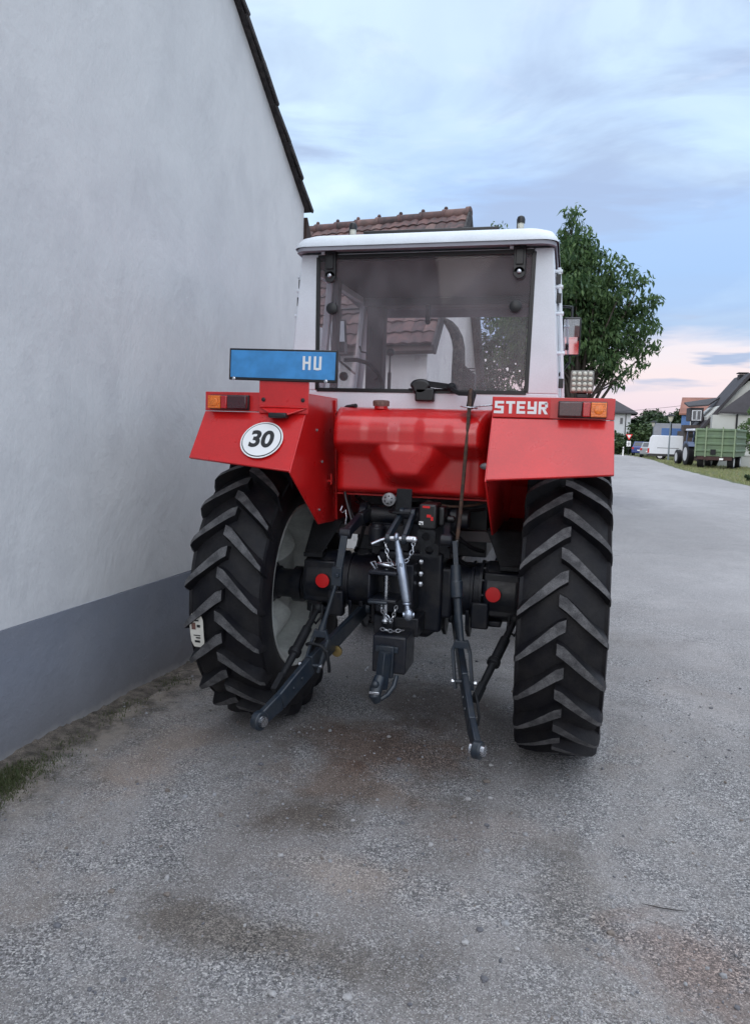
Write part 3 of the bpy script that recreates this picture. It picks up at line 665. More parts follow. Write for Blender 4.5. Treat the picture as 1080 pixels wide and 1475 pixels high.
# number plate on its bracket, left
b = MB(); b.b2((-.715, -.587, 1.780), (-.449, -.576, 1.945)); b.prism([(-.715, -.588, 1.812), (-.449, -.588, 1.812), (-.545, -.630, 1.775), (-.625, -.630, 1.775)], (0, .004, -.006))
b.prism([(-.71, -.59, 1.817), (-.455, -.59, 1.817), (-.455, -.60, 1.811), (-.71, -.60, 1.811)], (0, .004, -.003))
for x in (-.690, -.478): b.lathe([(0, .011), (.004, .011), (.006, .006)], (x, -.588, 1.848), (0, -1, 0), 12, 1)
pb = b.build('plate_bracket', [RED, PLAS], fl, bevel=.002)
b = MB(); b.b2((-.640, -.650, 1.755), (-.545, -.600, 1.782)); b.build('plate_lamp', PLAS, pb, bevel=.008, seg=3)
PRM = Matrix.Translation((-.588, -.598, 2.020)) @ Matrix.Rotation(radians(1.1), 4, 'Y')
def plc(name, m, bx, bev, par):
    q = MB()
    for lo, hi, mi in bx: q.b2(lo, hi, mi)
    q.v = [tuple(PRM @ Vector(v)) for v in q.v]; return q.build(name, m, par, bevel=bev)
pt = plc('number_plate', [PLAS, BLUE], [((-.290, -.0, -.080), (.290, .012, .080), 0)], .004, fl)
plc('plate_face', BLUE, [((-.280, -.003, -.066), (.280, 0, .070), 0)], .003, pt)
# only the last letters of the number can be read
q = MB()
for x0, x1, z0, z1 in ((.110, .122, -.02, .048), (.122, .140, .010, .021), (.140, .152, -.02, .048), (.168, .180, -.018, .048), (.180, .196, -.020, -.008), (.196, .208, -.018, .048)):
    q.b2((x0, -.0048, z0), (x1, -.003, z1))
q.v = [tuple(PRM @ Vector(v)) for v in q.v]; q.build('plate_letters', PWHITE, pt)
for x in (-.26, .235):
    q = MB(); q.lathe([(0, .009), (.004, .009), (.006, .004)], PRM @ Vector((x, -.002, -.073)), (0, -1, 0), 12); q.build('plate_screw', CHROME, pt)

# ---- fuel tank: moulded, heavy upper roll and a bulge that drops in the middle
def sst(a, b, x):
    t = min(1, max(0, (x-a)/(b-a))); return t*t*(3-2*t)
def tank_depth(x, z):
    ul = sst(1.560, 1.650, z)
    hwid = .108+.080*sst(1.46, 1.62, z)
    bul = (1-sst(hwid-.065, hwid+.065, abs(x-.018)))*sst(1.400, 1.500, z)
    d = .125*max(ul, bul*.97)
    mid = (1-sst(.040, .095, abs(x-.02)))
    d -= .013*mid*sst(1.60, 1.66, z)
    d += .004*sst(.19, .25, abs(x-.02))*ul
    top = sst(1.835, 1.745, z)  # rolls back at the top
    return d, (1 if z < 1.70 else max(0, 1-((z-1.70)/.132)**2)**.5)
nx, nz = 96, 64; x0, x1, z0, z1 = -.400, .432, 1.362, 1.832; V = []
for j in range(nz+1):
    z = z0+(z1-z0)*j/nz
    for i in range(nx+1):
        x = x0+(x1-x0)*i/nx; d, k = tank_depth(x, z)
        ex = min(x-x0, x1-x); er = .055; ek = 1 if ex > er else max(0, 1-(1-ex/er)**2)**.5
        bz = z-z0; bk = 1 if bz > .04 else max(0, 1-(1-bz/.04)**2)**.5
        base = .10
        V.append((x, -.30-(base+d)*k*ek*bk+.10, z))
W_ = nx+1; F = [(j*W_+i, j*W_+i+1, (j+1)*W_+i+1, (j+1)*W_+i) for j in range(nz) for i in range(nx)]
t = MB().add(V, F); t.b2((x0+.004, -.20, z0+.004), (x1-.004, -.055, z1-.004))
tank = t.build('fuel_tank', RED, TR, ang=60)
b = MB(); b.lathe([(0, .036), (.022, .036)], (-.152, -.27, 1.823), (0, 0, 1), 24, 1); b.lathe([(0, .043), (.022, .045), (.030, .041), (.032, .02)], (-.152, -.27, 1.838), (0, 0, 1), 24, 0)
b.build('filler_cap', [BROWN, RED], tank)
# bead under the tank and clutter of hoses in its shadow
b = MB(); b.b2((-.40, -.215, 1.352), (.43, -.06, 1.362)); b.build('tank_seam', REDD, tank, bevel=.002)

# ---- cab
cabp = dict(zb=1.775, zt=2.70)
def xs_at(z): return .757-(z-1.9)*.075
c = MB(); yb = -.05
def trapz(x0b, x1b, x0t, x1t, zb, zt, y=yb, dy=.045): c.prism([(x0b, y, zb), (x1b, y, zb), (x1t, y, zt), (x0t, y, zt)], (0, dy, 0))
trapz(.590, xs_at(1.928), .598, xs_at(2.69), 1.928, 2.69); trapz(-xs_at(1.928), -.590, -xs_at(2.69), -.598, 1.928, 2.69)
trapz(-xs_at(1.80), xs_at(1.80), -xs_at(1.928), xs_at(1.928), 1.80, 1.928)
trapz(-.598, .598, -.598, .598, 2.672, 2.69)
# side walls: posts, sills, door frames and front frame
for s in (-1, 1):
    def side(y0, y1, za, zb_): c.prism([(s*xs_at(za), y0, za), (s*xs_at(za), y1, za), (s*xs_at(zb_), y1, zb_), (s*xs_at(zb_), y0, zb_)], (-s*.04, 0, 0))
    side(-.005, .055, 1.80, 2.69); side(.42, .47, 1.93, 2.66); side(1.20, 1.35, 1.93, 2.69); side(.055, 1.35, 1.86, 1.93); side(.055, 1.35, 2.62, 2.69); side(.45, 1.35, 1.15, 1.86)
cab = c.build('cab', WHITE, TR, bevel=.006, ang=25, seg=3)
c = MB()     # dark inner faces: lining, pillars, dashboard
c.b2((-.66, .0, 2.655), (.66, 1.30, 2.668)); c.b2((-.66, 1.14, 2.60), (.66, 1.30, 2.655))
c.prism([(-.64, 1.17, 1.9), (-.517, 1.17, 1.9), (-.517, 1.17, 2.6), (-.64, 1.17, 2.6)], (0, .12, 0)); c.prism([(.55, 1.17, 1.9), (.64, 1.17, 1.9), (.64, 1.17, 2.6), (.55, 1.17, 2.6)], (0, .12, 0))
for s in (-1, 1): c.prism([(s*.675, .43, 1.8), (s*.675, .50, 1.8), (s*.66, .50, 2.65), (s*.66, .43, 2.65)], (-s*.035, 0, 0))
c.b2((-.60, .95, 1.2), (.60, 1.30, 1.80)); c.b2((-.45, .90, 1.55), (.45, 1.25, 1.90))
c.b2((-.60, .02, 1.1), (.60, 1.3, 1.16))
c.build('cab_lining', CURT, cab, bevel=.004)
c = MB(); c.prism([(-.590, -.042, 1.932), (.590, -.042, 1.932), (.598, -.042, 2.672), (-.598, -.042, 2.672)], (0, .005, 0)); rg = c.build('rear_window', GLASS, TR, smooth=False)
c = MB()     # rubber seal round the pane
for (a, b_) in (((-.590, 1.932), (.590, 1.932)), ((.590, 1.932), (.598, 2.672)), ((.598, 2.672), (-.598, 2.672)), ((-.598, 2.672), (-.590, 1.932))):
    c.bar((a[0], -.047, a[1]), (b_[0], -.047, b_[1]), .022, .014, (0, 1, 0))
c.build('window_seal', PLAS, rg, bevel=.002)
for k in range(17):
    x = .44+float(rng.normal(0, .055)); z = 2.03+float(rng.normal(0, .05)); r = .0026*float(np.exp(rng.normal(0, .6)))
    if abs(x) > .575 or z < 1.95: continue
    n_ = 7; h = MB(); h.add([(x+r*cos(2*pi*i/n_)*(.5+rng.random()), -.0445, z+r*1.3*sin(2*pi*i/n_)*(.5+rng.random())) for i in range(n_)], [tuple(range(n_-1, -1, -1))]); h.build('paint_speck', PWHITE, rg, smooth=False)
def hinge(x):
    h = MB(); h.b2((x-.032, -.075, 2.56), (x+.032, -.048, 2.700)); h.lathe([(0, .032), (.027, .032)], (x, -.048, 2.560), (0, -1, 0), 20); h.b2((x-.02, -.085, 2.60), (x+.02, -.075, 2.68)); h.lathe([(0, .013), (.01, .013), (.013, .006)], (x, -.0751, 2.565), (0, -1, 0), 10, 1)
    h.b2((x-.055, -.07, 2.683), (x-.035, -.055, 2.70), 2)
    h.build('hinge', [PLAS, CHROME, WHITE], rg, bevel=.003)
hinge(-.520); hinge(.525)
for x in (-.508, .513):
    h = MB(); h.lathe([(0, .030), (.012, .034), (.022, .032), (.028, .018)], (x, -.047, 2.386), (0, -1, 0), 24); h.build('pane_knob', PLAS, rg)
# roof
r_ = MB()
sec = [(2.706, 1.0, 0.), (2.712, 1.0, 0.), (2.735, .985, .012), (2.757, .955, .035), (2.772, .90, .075), (2.782, .80, .15), (2.788, .55, .34), (2.79, .2, .60)]
V = []; nr = 64
def rrect(hx, hy, k_, r=.10):
    P_ = []
    for q, (sx, sy) in enumerate(((1, -1), (1, 1), (-1, 1), (-1, -1))):
        for j in range(16):
            a = -pi/2+q*pi/2+pi/2*j/15
            P_.append(((sx*(hx-r)+r*cos(a)), sy*(hy-r)+r*sin(a)))
    return P_
for z, kx, ins in sec:
    for x, y in rrect(.722*kx if kx > .5 else .722*kx, .86-ins*.75, 1, .09 if kx > .5 else .06): V.append((x, .70+y, z + (.02*(1-((y)/.9)**2) if kx < .97 else 0)))
m = len(sec); F = [(i*nr+j, i*nr+(j+1) % nr, (i+1)*nr+(j+1) % nr, (i+1)*nr+j) for i in range(m-1) for j in range(nr)] + [tuple((m-1)*nr+j for j in range(nr))]
r_.add(V, F); roof = r_.build('roof', WHITE, TR, ang=50)
r_ = MB()   # grey skirt under the roof shell, deeper towards the front
V0 = rrect(.715, .853, 1, .085); V = []
for zz_ in (0, 1):
    for x, y in V0: V.append((x*.995, .70+y, 2.706-(0 if zz_ == 0 else .020+.11*sst(-.55, .2, y))))
for x, y in V0: V.append((x*.93, .70+y*.95, 2.700))
r_.add(V, [(j, nr+j, nr+(j+1) % nr, (j+1) % nr) for j in range(nr)] + [(nr+j, 2*nr+j, 2*nr+(j+1) % nr, nr+(j+1) % nr) for j in range(nr)] + [tuple(2*nr+j for j in range(nr))])
r_.build('roof_skirt', GREYLIP, roof, ang=50)
h = MB(); h.prism([(-.36, .02, 2.805), (.40, .02, 2.805), (.40, .9, 2.83), (-.36, .9, 2.83)], (0, 0, .022)); h.build('roof_hatch', PLAS, roof, bevel=.006)
for x in (-.420, .515):
    h = MB(); h.lathe([(0, .026), (.012, .026)], (x, .02, 2.79), (0, 0, 1), 16, 0); h.lathe([(0, .018), (.040, .018)], (x, .02, 2.802), (0, 0, 1), 16, 1); h.lathe([(0, .022), (.02, .023), (.034, .018), (.040, .008)], (x, .02, 2.835), (0, 0, 1), 16, 0)
    h.box((x-.017, .018, 2.82), (.008, .012, .04), None, 0); h.build('roof_lamp', [PLAS, LENSG], roof)
# side glass, door rail and hinges, grab handles
for s in (-1, 1):
    g_ = MB(); g_.prism([(s*.728, .06, 1.935), (s*.728, .42, 1.935), (s*.677, .42, 2.618), (s*.677, .06, 2.618)], (-s*.004, 0, 0)); g_.prism([(s*.728, .475, 1.935), (s*.728, 1.195, 1.935), (s*.677, 1.195, 2.618), (s*.677, .475, 2.618)], (-s*.004, 0, 0)); g_.build('side_window', CLEAR, cab, smooth=False)
    g_ = MB(); g_.tube([(s*(xs_at(1.87)+.024), .03, 1.87), (s*(xs_at(2.60)+.024), .03, 2.60)], .010)
    for z in (1.90, 2.15, 2.36, 2.50, 2.58): g_.cyl((s*(xs_at(z)-.01), .03, z), (s*(xs_at(z)+.040), .03, z), .011)
    for z in (2.54, 2.44, 1.99): g_.b2((s*(xs_at(z)+.004), .015, z-.025), (s*(xs_at(z)+.03), .05, z+.025), 1)
    g_.build('door_rail', [WHITE, PLAS], cab, bevel=.002)
g_ = MB(); g_.prism([(-.50, 1.33, 1.92), (.545, 1.33, 1.92), (.545, 1.33, 2.60), (-.50, 1.33, 2.60)], (0, .004, 0)); g_.build('front_window', CLEAR, cab, smooth=False)
# inside: lever with its ball, grab rail, steering wheel, seat
g_ = MB(); g_.cyl((-.371, .8, 1.75), (-.370, .8, 2.10), .012); g_.cyl((-.370, .8, 2.10), (-.369, .8, 2.22), .006); g_.ball((-.369, .8, 2.236), .028); g_.tube([(-.42, .8, 1.8), (-.42, .8, 2.04), (-.44, .8, 2.07), (-.47, .8, 2.05)], .010); g_.build('gear_lever', PLAS, cab)
g_ = MB(); g_.tube([(-.640, .62, 2.165), (-.56, .66, 2.170), (-.50, .72, 2.155), (-.45, .78, 2.10), (-.42, .80, 2.03), (-.41, .8, 1.8)], .014); g_.tube([(-.64, 1.0, 2.30), (-.63, 1.0, 2.26), (-.58, 1.0, 2.25), (-.56, 1.0, 2.30), (-.56, 1.0, 2.42)], .007)
g_.b2((-.645, .50, 2.20), (-.60, .56, 2.27)); g_.ball((-.60, .5, 2.05), .03); g_.build('grab_rail', PLAS, cab)
g_ = MB(); g_.tube([(.0+.19*cos(a), .78+.17*sin(a), 1.82+.08*sin(a)) for a in [2*pi*k/24 for k in range(25)]], .013); g_.cyl((0, .95, 1.6), (0, .78, 1.82), .02); g_.bar((-.18, .78, 1.82), (.18, .78, 1.82), .03, .012); g_.build('steering_wheel', PLAS, cab)
g_ = MB(); g_.b2((-.24, .12, 1.42), (.24, .58, 1.54)); g_.prism([(-.22, .12, 1.5), (.22, .12, 1.5), (.20, .05, 1.86), (-.20, .05, 1.86)], (0, .09, 0)); g_.b2((-.15, .2, 1.16), (.15, .5, 1.42)); g_.build('seat', SEATM, cab, bevel=.04, seg=4)
g_ = MB(); g_.b2((-.20, 1.10, 2.48), (-.165, 1.14, 2.60)); g_.ball((-.182, 1.12, 2.48), .019); g_.build('sun_visor_arm', PLAS, cab, bevel=.01)
# wiper motor and the linkage box on the lower window edge
g_ = MB(); g_.box((.045, -.070, 1.905), (.105, .05, .060)); g_.lathe([(0, .056), (.03, .060), (.045, .05)], (.02, -.050, 1.965), (0, -1, 0), 24)
g_.v = [(x, y, z if z < 1.93 or abs(x) > 1 else 1.965+(z-1.965)*.55) for x, y, z in g_.v]
g_.build('wiper_motor', PLAS, rg, bevel=.010, seg=3)
g_ = MB(); g_.bar((.06, -.085, 1.972), (.20, -.085, 1.955), .014, .030); g_.bar((.07, -.09, 1.958), (.19, -.09, 1.946), .010, .010); g_.ball((.195, -.10, 1.952), .026); g_.b2((-.05, -.075, 1.936), (.20, -.065, 1.946)); g_.build('wiper_arm', IRON, rg, bevel=.003)
g_ = MB(); g_.bar((.20, -.13, 1.945), (.24, -.14, 1.918), .02, .02); g_.bar((.24, -.14, 1.918), (.335, -.16, 1.915), .02, .022); g_.bar((.325, -.16, 1.915), (.325, -.26, 1.86), .024, .02)
g_.cyl((.325, -.30, 1.90), (.325, -.36, 1.845), .011); g_.b2((.318, -.36, 1.83), (.345, -.32, 1.925)); g_.lathe([(0, .045), (.006, .045)], (.33, -.38, 1.834), (.1, 0, 1), 20, 1); g_.bar((.33, -.38, 1.838), (.45, -.40, 1.850), .035, .006, mi=1)
g_.build('control_bracket', [IRON, CHROME], TR, bevel=.002)
g_ = MB(); g_.tube([(.338, -.40, 1.93), (.334, -.42, 1.72), (.327, -.44, 1.50), (.318, -.45, 1.30), (.305, -.45, 1.13)], .0095); g_.cyl((.305, -.45, 1.17), (.304, -.45, 1.12), .012, mi=1); g_.build('control_rod', [RUST, CHROME], TR)
# grey knob on the right fender side
g_ = MB(); g_.ball((.435, -.40, 1.545), .030, sc=(1.2, .8, .6)); g_.build('pull_knob', SOCK, fr)
# work lamp on the right fender
g_ = MB(); g_.b2((.818, -.50, 1.912), (.924, -.47, 2.016)); g_.b2((.845, -.49, 1.884), (.897, -.46, 1.912), 1); wk = g_.build('work_lamp', [LEDH, PLAS], fr, bevel=.008, seg=3)
g_ = MB()
for i in range(4):
    for j in range(4): g_.lathe([(0, .0098), (.004, .0098), (.007, .005)], (.834+i*.0247, -.5005, 1.928+j*.0243), (0, -1, 0), 14)
g_.build('led_lenses', LENSG, wk)
# mirrors, tipped down to show the rear fender
MRR = Matrix.Translation((0, 1.0, 2.36)) @ Matrix.Rotation(radians(12), 4, 'X') @ Matrix.Translation((0, -1.0, -2.36))
for s in (-1, 1):
    g_ = MB(); X_0, X_1 = sorted((s*.742, s*.862)); g_.b2((X_0-.0, 1.0, 2.235), (X_1, 1.03, 2.485)); g_.v = [tuple(MRR @ Vector(v)) for v in g_.v]; mr_ = g_.build('mirror', PLAS, TR, bevel=.018, seg=4)
    g_ = MB(); g_.b2((X_0+.010, .997, 2.247), (X_1-.010, 1.0, 2.473)); g_.v = [tuple(MRR @ Vector(v)) for v in g_.v]; g_.build('mirror_glass', MIRR, mr_, bevel=.0)
    g_ = MB(); g_.tube([(s*.70, 1.25, 2.60), (s*.80, 1.05, 2.56), (s*.80, 1.04, 2.40), (s*.80, 1.04, 2.20), (s*.71, 1.25, 2.1)], .009); g_.build('mirror_arm', PLAS, mr_)

# ---- bonnet, exhaust, intake (ahead of the cab)
g_ = MB(); g_.prism([(-.34, 1.35, 1.0), (.34, 1.35, 1.0), (.36, 1.35, 1.72), (-.36, 1.35, 1.72)], (0, 1.75, 0)); g_.build('bonnet', RED, TR, bevel=.05, seg=4)
g_ = MB(); g_.b2((-.22, .3, .55), (.22, 3.0, 1.0)); g_.b2((-.70, 2.17, .42), (.70, 2.33, .56)); g_.b2((-.30, 3.0, .5), (.30, 3.3, .95)); g_.build('engine_block', BLACK, TR, bevel=.01)
HEAT = mat('scaled_exhaust', (.018, .017, .018), .8, c2=(.060, .052, .048), vscale=30, thr=(.42, .52), bump=.3, bscale=60)
g_ = MB(); g_.tube([(-.10, 2.2, 1.6), (-.10, 2.2, 2.05), (-.112, 2.2, 2.25), (-.115, 2.2, 2.42), (-.132, 2.2, 2.50), (-.165, 2.2, 2.57), (-.205, 2.2, 2.62), (-.243, 2.2, 2.655)], .05, 16, rs=[.075, .07, .058, .052, .05, .044, .036, .020]); g_.build('exhaust_stack', HEAT, TR)
g_ = MB(); g_.prism([(-.07, 2.15, 1.6), (.035, 2.15, 1.6), (.035, 2.15, 2.20), (-.07, 2.15, 2.285)], (0, .12, 0))
for i in range(12):
    z = 2.0+i*.022; g_.b2((-.068, 2.142, z), (.033, 2.15, z+.008))
g_.ball((.10, 2.2, 2.10), .03); g_.cyl((.10, 2.2, 1.7), (.10, 2.2, 2.09), .012); g_.build('air_intake', IRON, TR)

# ---- rear axle, gearbox and hitch
ax = MB()
zA = .835
ax.lathe([(-.20, .175), (-.06, .180), (.08, .175)], (0, 0, zA), (1, 0, 0), 32) if False else None
ax.b2((-.155, -.235, .625), (.205, .55, 1.06)); ax.b2((-.17, -.20, .70), (.255, .5, .98)); ax.prism([(-.13, -.235, .64), (.19, -.235, .64), (.13, -.21, .585), (-.08, -.21, .585)], (0, .45, 0))
ax.build('gearbox', BLACK, TR, bevel=.018, seg=3)
for s in (-1, 1):
    a = MB()
    a.lathe([(.15, .185), (.165, .190), (.185, .190), (.187, .165), (.30, .150), (.345, .150), (.348, .160), (.362, .160), (.365, .150), (.392, .150), (.395, .168), (.41, .168)], (0, .0, zA), (s, 0, 0), 40)
    for k in range(12):
        q = 2*pi*k/12; a.lathe([(-.012, .010), (.012, .010)], (s*.176, .185*cos(q)*.93, zA+.185*sin(q)*.93), (s, 0, 0), 6); a.lathe([(.0, .009), (.018, .009)], (s*.41, .155*cos(q), zA+.155*sin(q)), (s, 0, 0), 6)
    ah = a.build('axle_housing', BLACK, TR, ang=30)
    a = MB(); a.lathe([(.412, .150), (.43, .168), (.60, .168), (.62, .150)], (0, -.005, .835), (s, 0, 0), 40); a.b2((s*.420, -.150, .72), (s*.612, .12, .96)); a.b2((s*.44, -.12, .655), (s*.52, .05, .690)); a.b2((s*.36, -.19, .655), (s*.455, -.13, .80)); a.build('axle_flange', BLACK, ah, bevel=.010)
    a = MB(); a.prism([(s*.618, -.125, 1.000), (s*.500, -.150, 1.000), (s*.415, -.06, 1.178), (s*.600, -.03, 1.178)], (0, .03, .012)); a.prism([(s*.414, -.06, 1.178), (s*.600, -.03, 1.178), (s*.600, .35, 1.19), (s*.414, .35, 1.19)], (0, 0, -.012)); a.b2((s*.50, -.148, .975), (s*.615, -.02, 1.002)); a.build('fender_bracket', IRON, ah, bevel=.004)
    a = MB(); a.lathe([(0, .040), (.005, .041), (.008, .039), (.0085, .034)], (s*.478, -.205, .855), (0, -1, 0), 32); a.build('reflector', REFL, ah)
    a = MB(); a.cyl((s*.478, -.165, .855), (s*.478, -.206, .855), .030); a.build('reflector_stem', PLAS, ah)
    # ribs and lugs hanging under the housing
    for x in (.20, .27, .335):
        a = MB(); a.prism([(s*(x-.011), -.14, .74), (s*(x-.011), .02, .74), (s*(x-.011), .03, .60), (s*(x-.011), -.03, .565), (s*(x-.011), -.12, .62)], (s*.022, 0, 0)); a.build('hanger_rib', BLACK, ah, bevel=.005)
# hydraulic block above the axle
a = MB(); a.b2((-.20, -.20, 1.03), (.24, .45, 1.235)); a.b2((-.14, -.24, 1.06), (.02, -.20, 1.20)); a.lathe([(0, .045), (.10, .045), (.11, .032), (.12, .032)], (-.155, -.26, 1.085), (0, 0, 1), 20); a.cyl((-.27, -.17, 1.245), (.33, -.17, 1.245), .050, n=24); a.b2((-.36, .1, 1.0), (.40, .5, 1.35)); a.b2((-.10, -.18, 1.235), (.10, .1, 1.30))
a.lathe([(0, .075), (.04, .075), (.045, .06)], (.23, -.17, 1.245), (1, 0, 0), 24); a.lathe([(0, .07), (.04, .07), (.045, .055)], (-.23, -.17, 1.245), (-1, 0, 0), 24)
for x in (-.12, -.04, .05, .15): a.lathe([(0, .013), (.02, .013)], (x, -.20, 1.06), (0, -1, 0), 6)
hyd = a.build('hydraulic_block', BLACK, TR, bevel=.008)
a = MB()
for i, (p, q, r) in enumerate([((-.34, -.05, 1.33), (-.10, -.2, 1.30), .011), ((-.33, -.08, 1.30), (.05, -.26, 1.285), .009), ((.10, -.2, 1.34), (.40, -.08, 1.30), .011), ((.22, -.22, 1.22), (.40, -.05, 1.06), .012), ((.24, -.25, 1.10), (.36, -.05, .98), .010), ((-.22, -.2, 1.30), (-.30, -.1, 1.05), .010), ((.12, -.28, 1.34), (.42, -.12, 1.345), .007), ((-.35, -.16, 1.34), (-.28, -.24, 1.22), .007)]):
    p, q = Vector(p), Vector(q); mid = (p+q)/2+Vector((0, -.04, -.05)); h = MB(); h.tube([p*(1-t)**2+mid*2*t*(1-t)+q*t*t for t in [k/10 for k in range(11)]], r); h.build('hose', PLAS if i != 6 else RUST, hyd)
# vertical rubber cable beside the left fender
h = MB(); h.tube([(-.39, -.18, 1.83), (-.375, -.22, 1.60), (-.36, -.24, 1.45), (-.34, -.26, 1.34), (-.30, -.30, 1.25), (-.27, -.33, 1.19)], .008); h.tube([(-.43, -.16, 1.79), (-.36, -.20, 1.832), (-.30, -.24, 1.838)], .012); h.build('cable', PLAS, hyd)
h = MB(); h.tube([(-.345, -.30, 1.295), (-.352, -.31, 1.27), (-.335, -.32, 1.26), (-.318, -.32, 1.275), (-.31, -.33, 1.24), (-.315, -.33, 1.20)], .004); h.build('cable_hook', CHROME, hyd)
# trailer sockets, valve with red marks, two-hole plate, black backing plate
h = MB(); h.lathe([(0, .028), (.03, .034), (.05, .034), (.052, .030)], (-.052, -.40, 1.357), (0, -1, 0), 24); h.ball((-.052, -.445, 1.357), .031, 20, sc=(1, .55, 1))
sk = h.build('trailer_socket', SOCK, hyd)
h = MB()
for k in range(6): h.lathe([(0, .0042), (.002, .0042)], (-.052+.019*cos(k*pi/3+.4), -.458, 1.357+.019*sin(k*pi/3+.4)), (0, -1, 0), 8)
h.build('socket_pins', PLAS, sk)
h = MB(); h.prism([(-.032, -.40, 1.285), (.058, -.40, 1.285), (.058, -.40, 1.412), (-.022, -.40, 1.412)], (0, .012, 0)); h.b2((-.032, -.45, 1.285), (.058, -.39, 1.297)); h.build('socket_plate', IRON, hyd, bevel=.003)
h = MB(); h.b2((.108, -.46, 1.215), (.200, -.30, 1.345)); h.b2((.20, -.42, 1.23), (.235, -.32, 1.33)); h.cyl((.235, -.37, 1.265), (.285, -.37, 1.265), .018); vb = h.build('hydraulic_valve', PLAS, hyd, bevel=.012, seg=3)
for lo, hi in (((.128, -.4615, 1.325), (.165, -.46, 1.336)), ((.150, -.4615, 1.278), (.172, -.46, 1.292)), ((.172, -.4615, 1.262), (.184, -.46, 1.282))):
    h = MB(); h.b2(lo, hi); h.build('red_mark', REFL, vb)
h = MB(); h.b2((.112, -.4615, 1.238), (.134, -.46, 1.256)); h.build('white_mark', PWHITE, vb)
h = MB(); h.b2((.112, -.4635, 1.246), (.124, -.4616, 1.250)); h.b2((.122, -.4635, 1.240), (.130, -.4616, 1.246)); h.build('mark_print', PBLACK, vb)
def holed(mb, cx, cz, y, hw_, hh, r, th=.014, n=24):
    """square piece of plate with a round hole"""
    V = []
    for yy in (y, y+th):
        for k in range(n):
            a = 2*pi*k/n; V.append((cx+r*cos(a), yy, cz+r*sin(a)))
        for k in range(n):
            a = 2*pi*k/n; m_ = max(abs(cos(a))/hw_, abs(sin(a))/hh); V.append((cx+cos(a)/m_, yy, cz+sin(a)/m_))
    F = []
    for k in range(n):
        j = (k+1) % n; F += [(k, j, n+j, n+k), (2*n+k, 3*n+k, 3*n+j, 2*n+j), (k, 2*n+k, 2*n+j, j), (n+k, n+j, 3*n+j, 3*n+k)]
    mb.add(V, F)
h = MB(); holed(h, .150, 1.178, -.45, .047, .036, .022); holed(h, .168, 1.108, -.4495, .047, .036, .022); h.build('two_hole_plate', IRON, hyd)
# top-link clevis arms and the top link itself
for x0_, x1_ in ((.010, -.025), (.070, .058)):
    h = MB(); h.bar((x0_, -.40, 1.285), (x1_, -.55, 1.175), .020, .036); h.lathe([(-.011, .026), (.011, .026)], (x1_, -.55, 1.172), (1, 0, 0), 18); h.lathe([(-.011, .028), (.011, .028)], (x0_, -.40, 1.285), (1, 0, 0), 18); h.build('clevis_arm', DECK, hyd, bevel=.003)
h = MB(); h.lathe([(0, .030), (.04, .030)], (.020, -.40, 1.285), (1, 0, 0), 20); h.b2((.018, -.40, 1.20), (.062, -.36, 1.285)); h.build('clevis_roller', BLACK, hyd, bevel=.004)
tl = MB(); A = Vector((.020, -.555, 1.180)); B_ = Vector((.100, -.585, .800)); dv = (B_-A).normalized()
tl.ball(A, .024, 16, sc=(.6, 1, 1)); tl.tube([A, A+dv*.05, A+dv*.07, A+dv*.10], .011, 14, rs=[.014, .015, .019, .020]); tl.tube([A+dv*.10, A+dv*.13, A+dv*.20, A+dv*.30, A+dv*.325], .02, 22, rs=[.021, .0255, .0255, .0235, .020])
tl.tube([A+dv*.325, A+dv*.345, A+dv*.375], .012, 14, rs=[.013, .013, .014])
tl.ball(A+dv*.333, .023, 12, sc=(1, 1, .45)); tl.ball(B_, .029, 18, sc=(.9, .8, 1.1)); tl.lathe([(-.028, .014), (.028, .014)], B_, (1, .2, 0), 14)
STEEL = mat('blued_steel', (.42, .47, .56), .32, metal=.85, var=.25, vscale=12, rvar=.1)
top = tl.build('top_link', STEEL, TR, ang=60)
h = MB(); h.b2((.048, -.592, 1.040), (.052, -.586, 1.058)); h.b2((.056, -.592, 1.038), (.060, -.586, 1.056)); h.build('link_print', PBLACK, top)
h = MB(); h.cyl((-.03, -.55, 1.172), (.10, -.55, 1.174), .013); h.cyl((.075, -.55, 1.174), (.108, -.55, 1.174), .017); h.ball((.110, -.55, 1.172), .019); h.tube([(-.03, -.555, 1.172), (-.055, -.57, 1.165), (-.098, -.60, 1.145)], .0075); h.build('link_pin', CHROME, top)
h = MB(); h.chain([(-.038, -.56, 1.170), (-.030, -.56, 1.12), (-.018, -.56, 1.07), (.008, -.56, 1.035), (.03, -.56, 1.03)]); h.build('pin_chain', CHROME, top)
h = MB(); h.chain([(.108, -.56, 1.165), (.104, -.56, 1.12), (.085, -.56, 1.075), (.065, -.56, 1.055)]); h.build('pin_chain', CHROME, top)
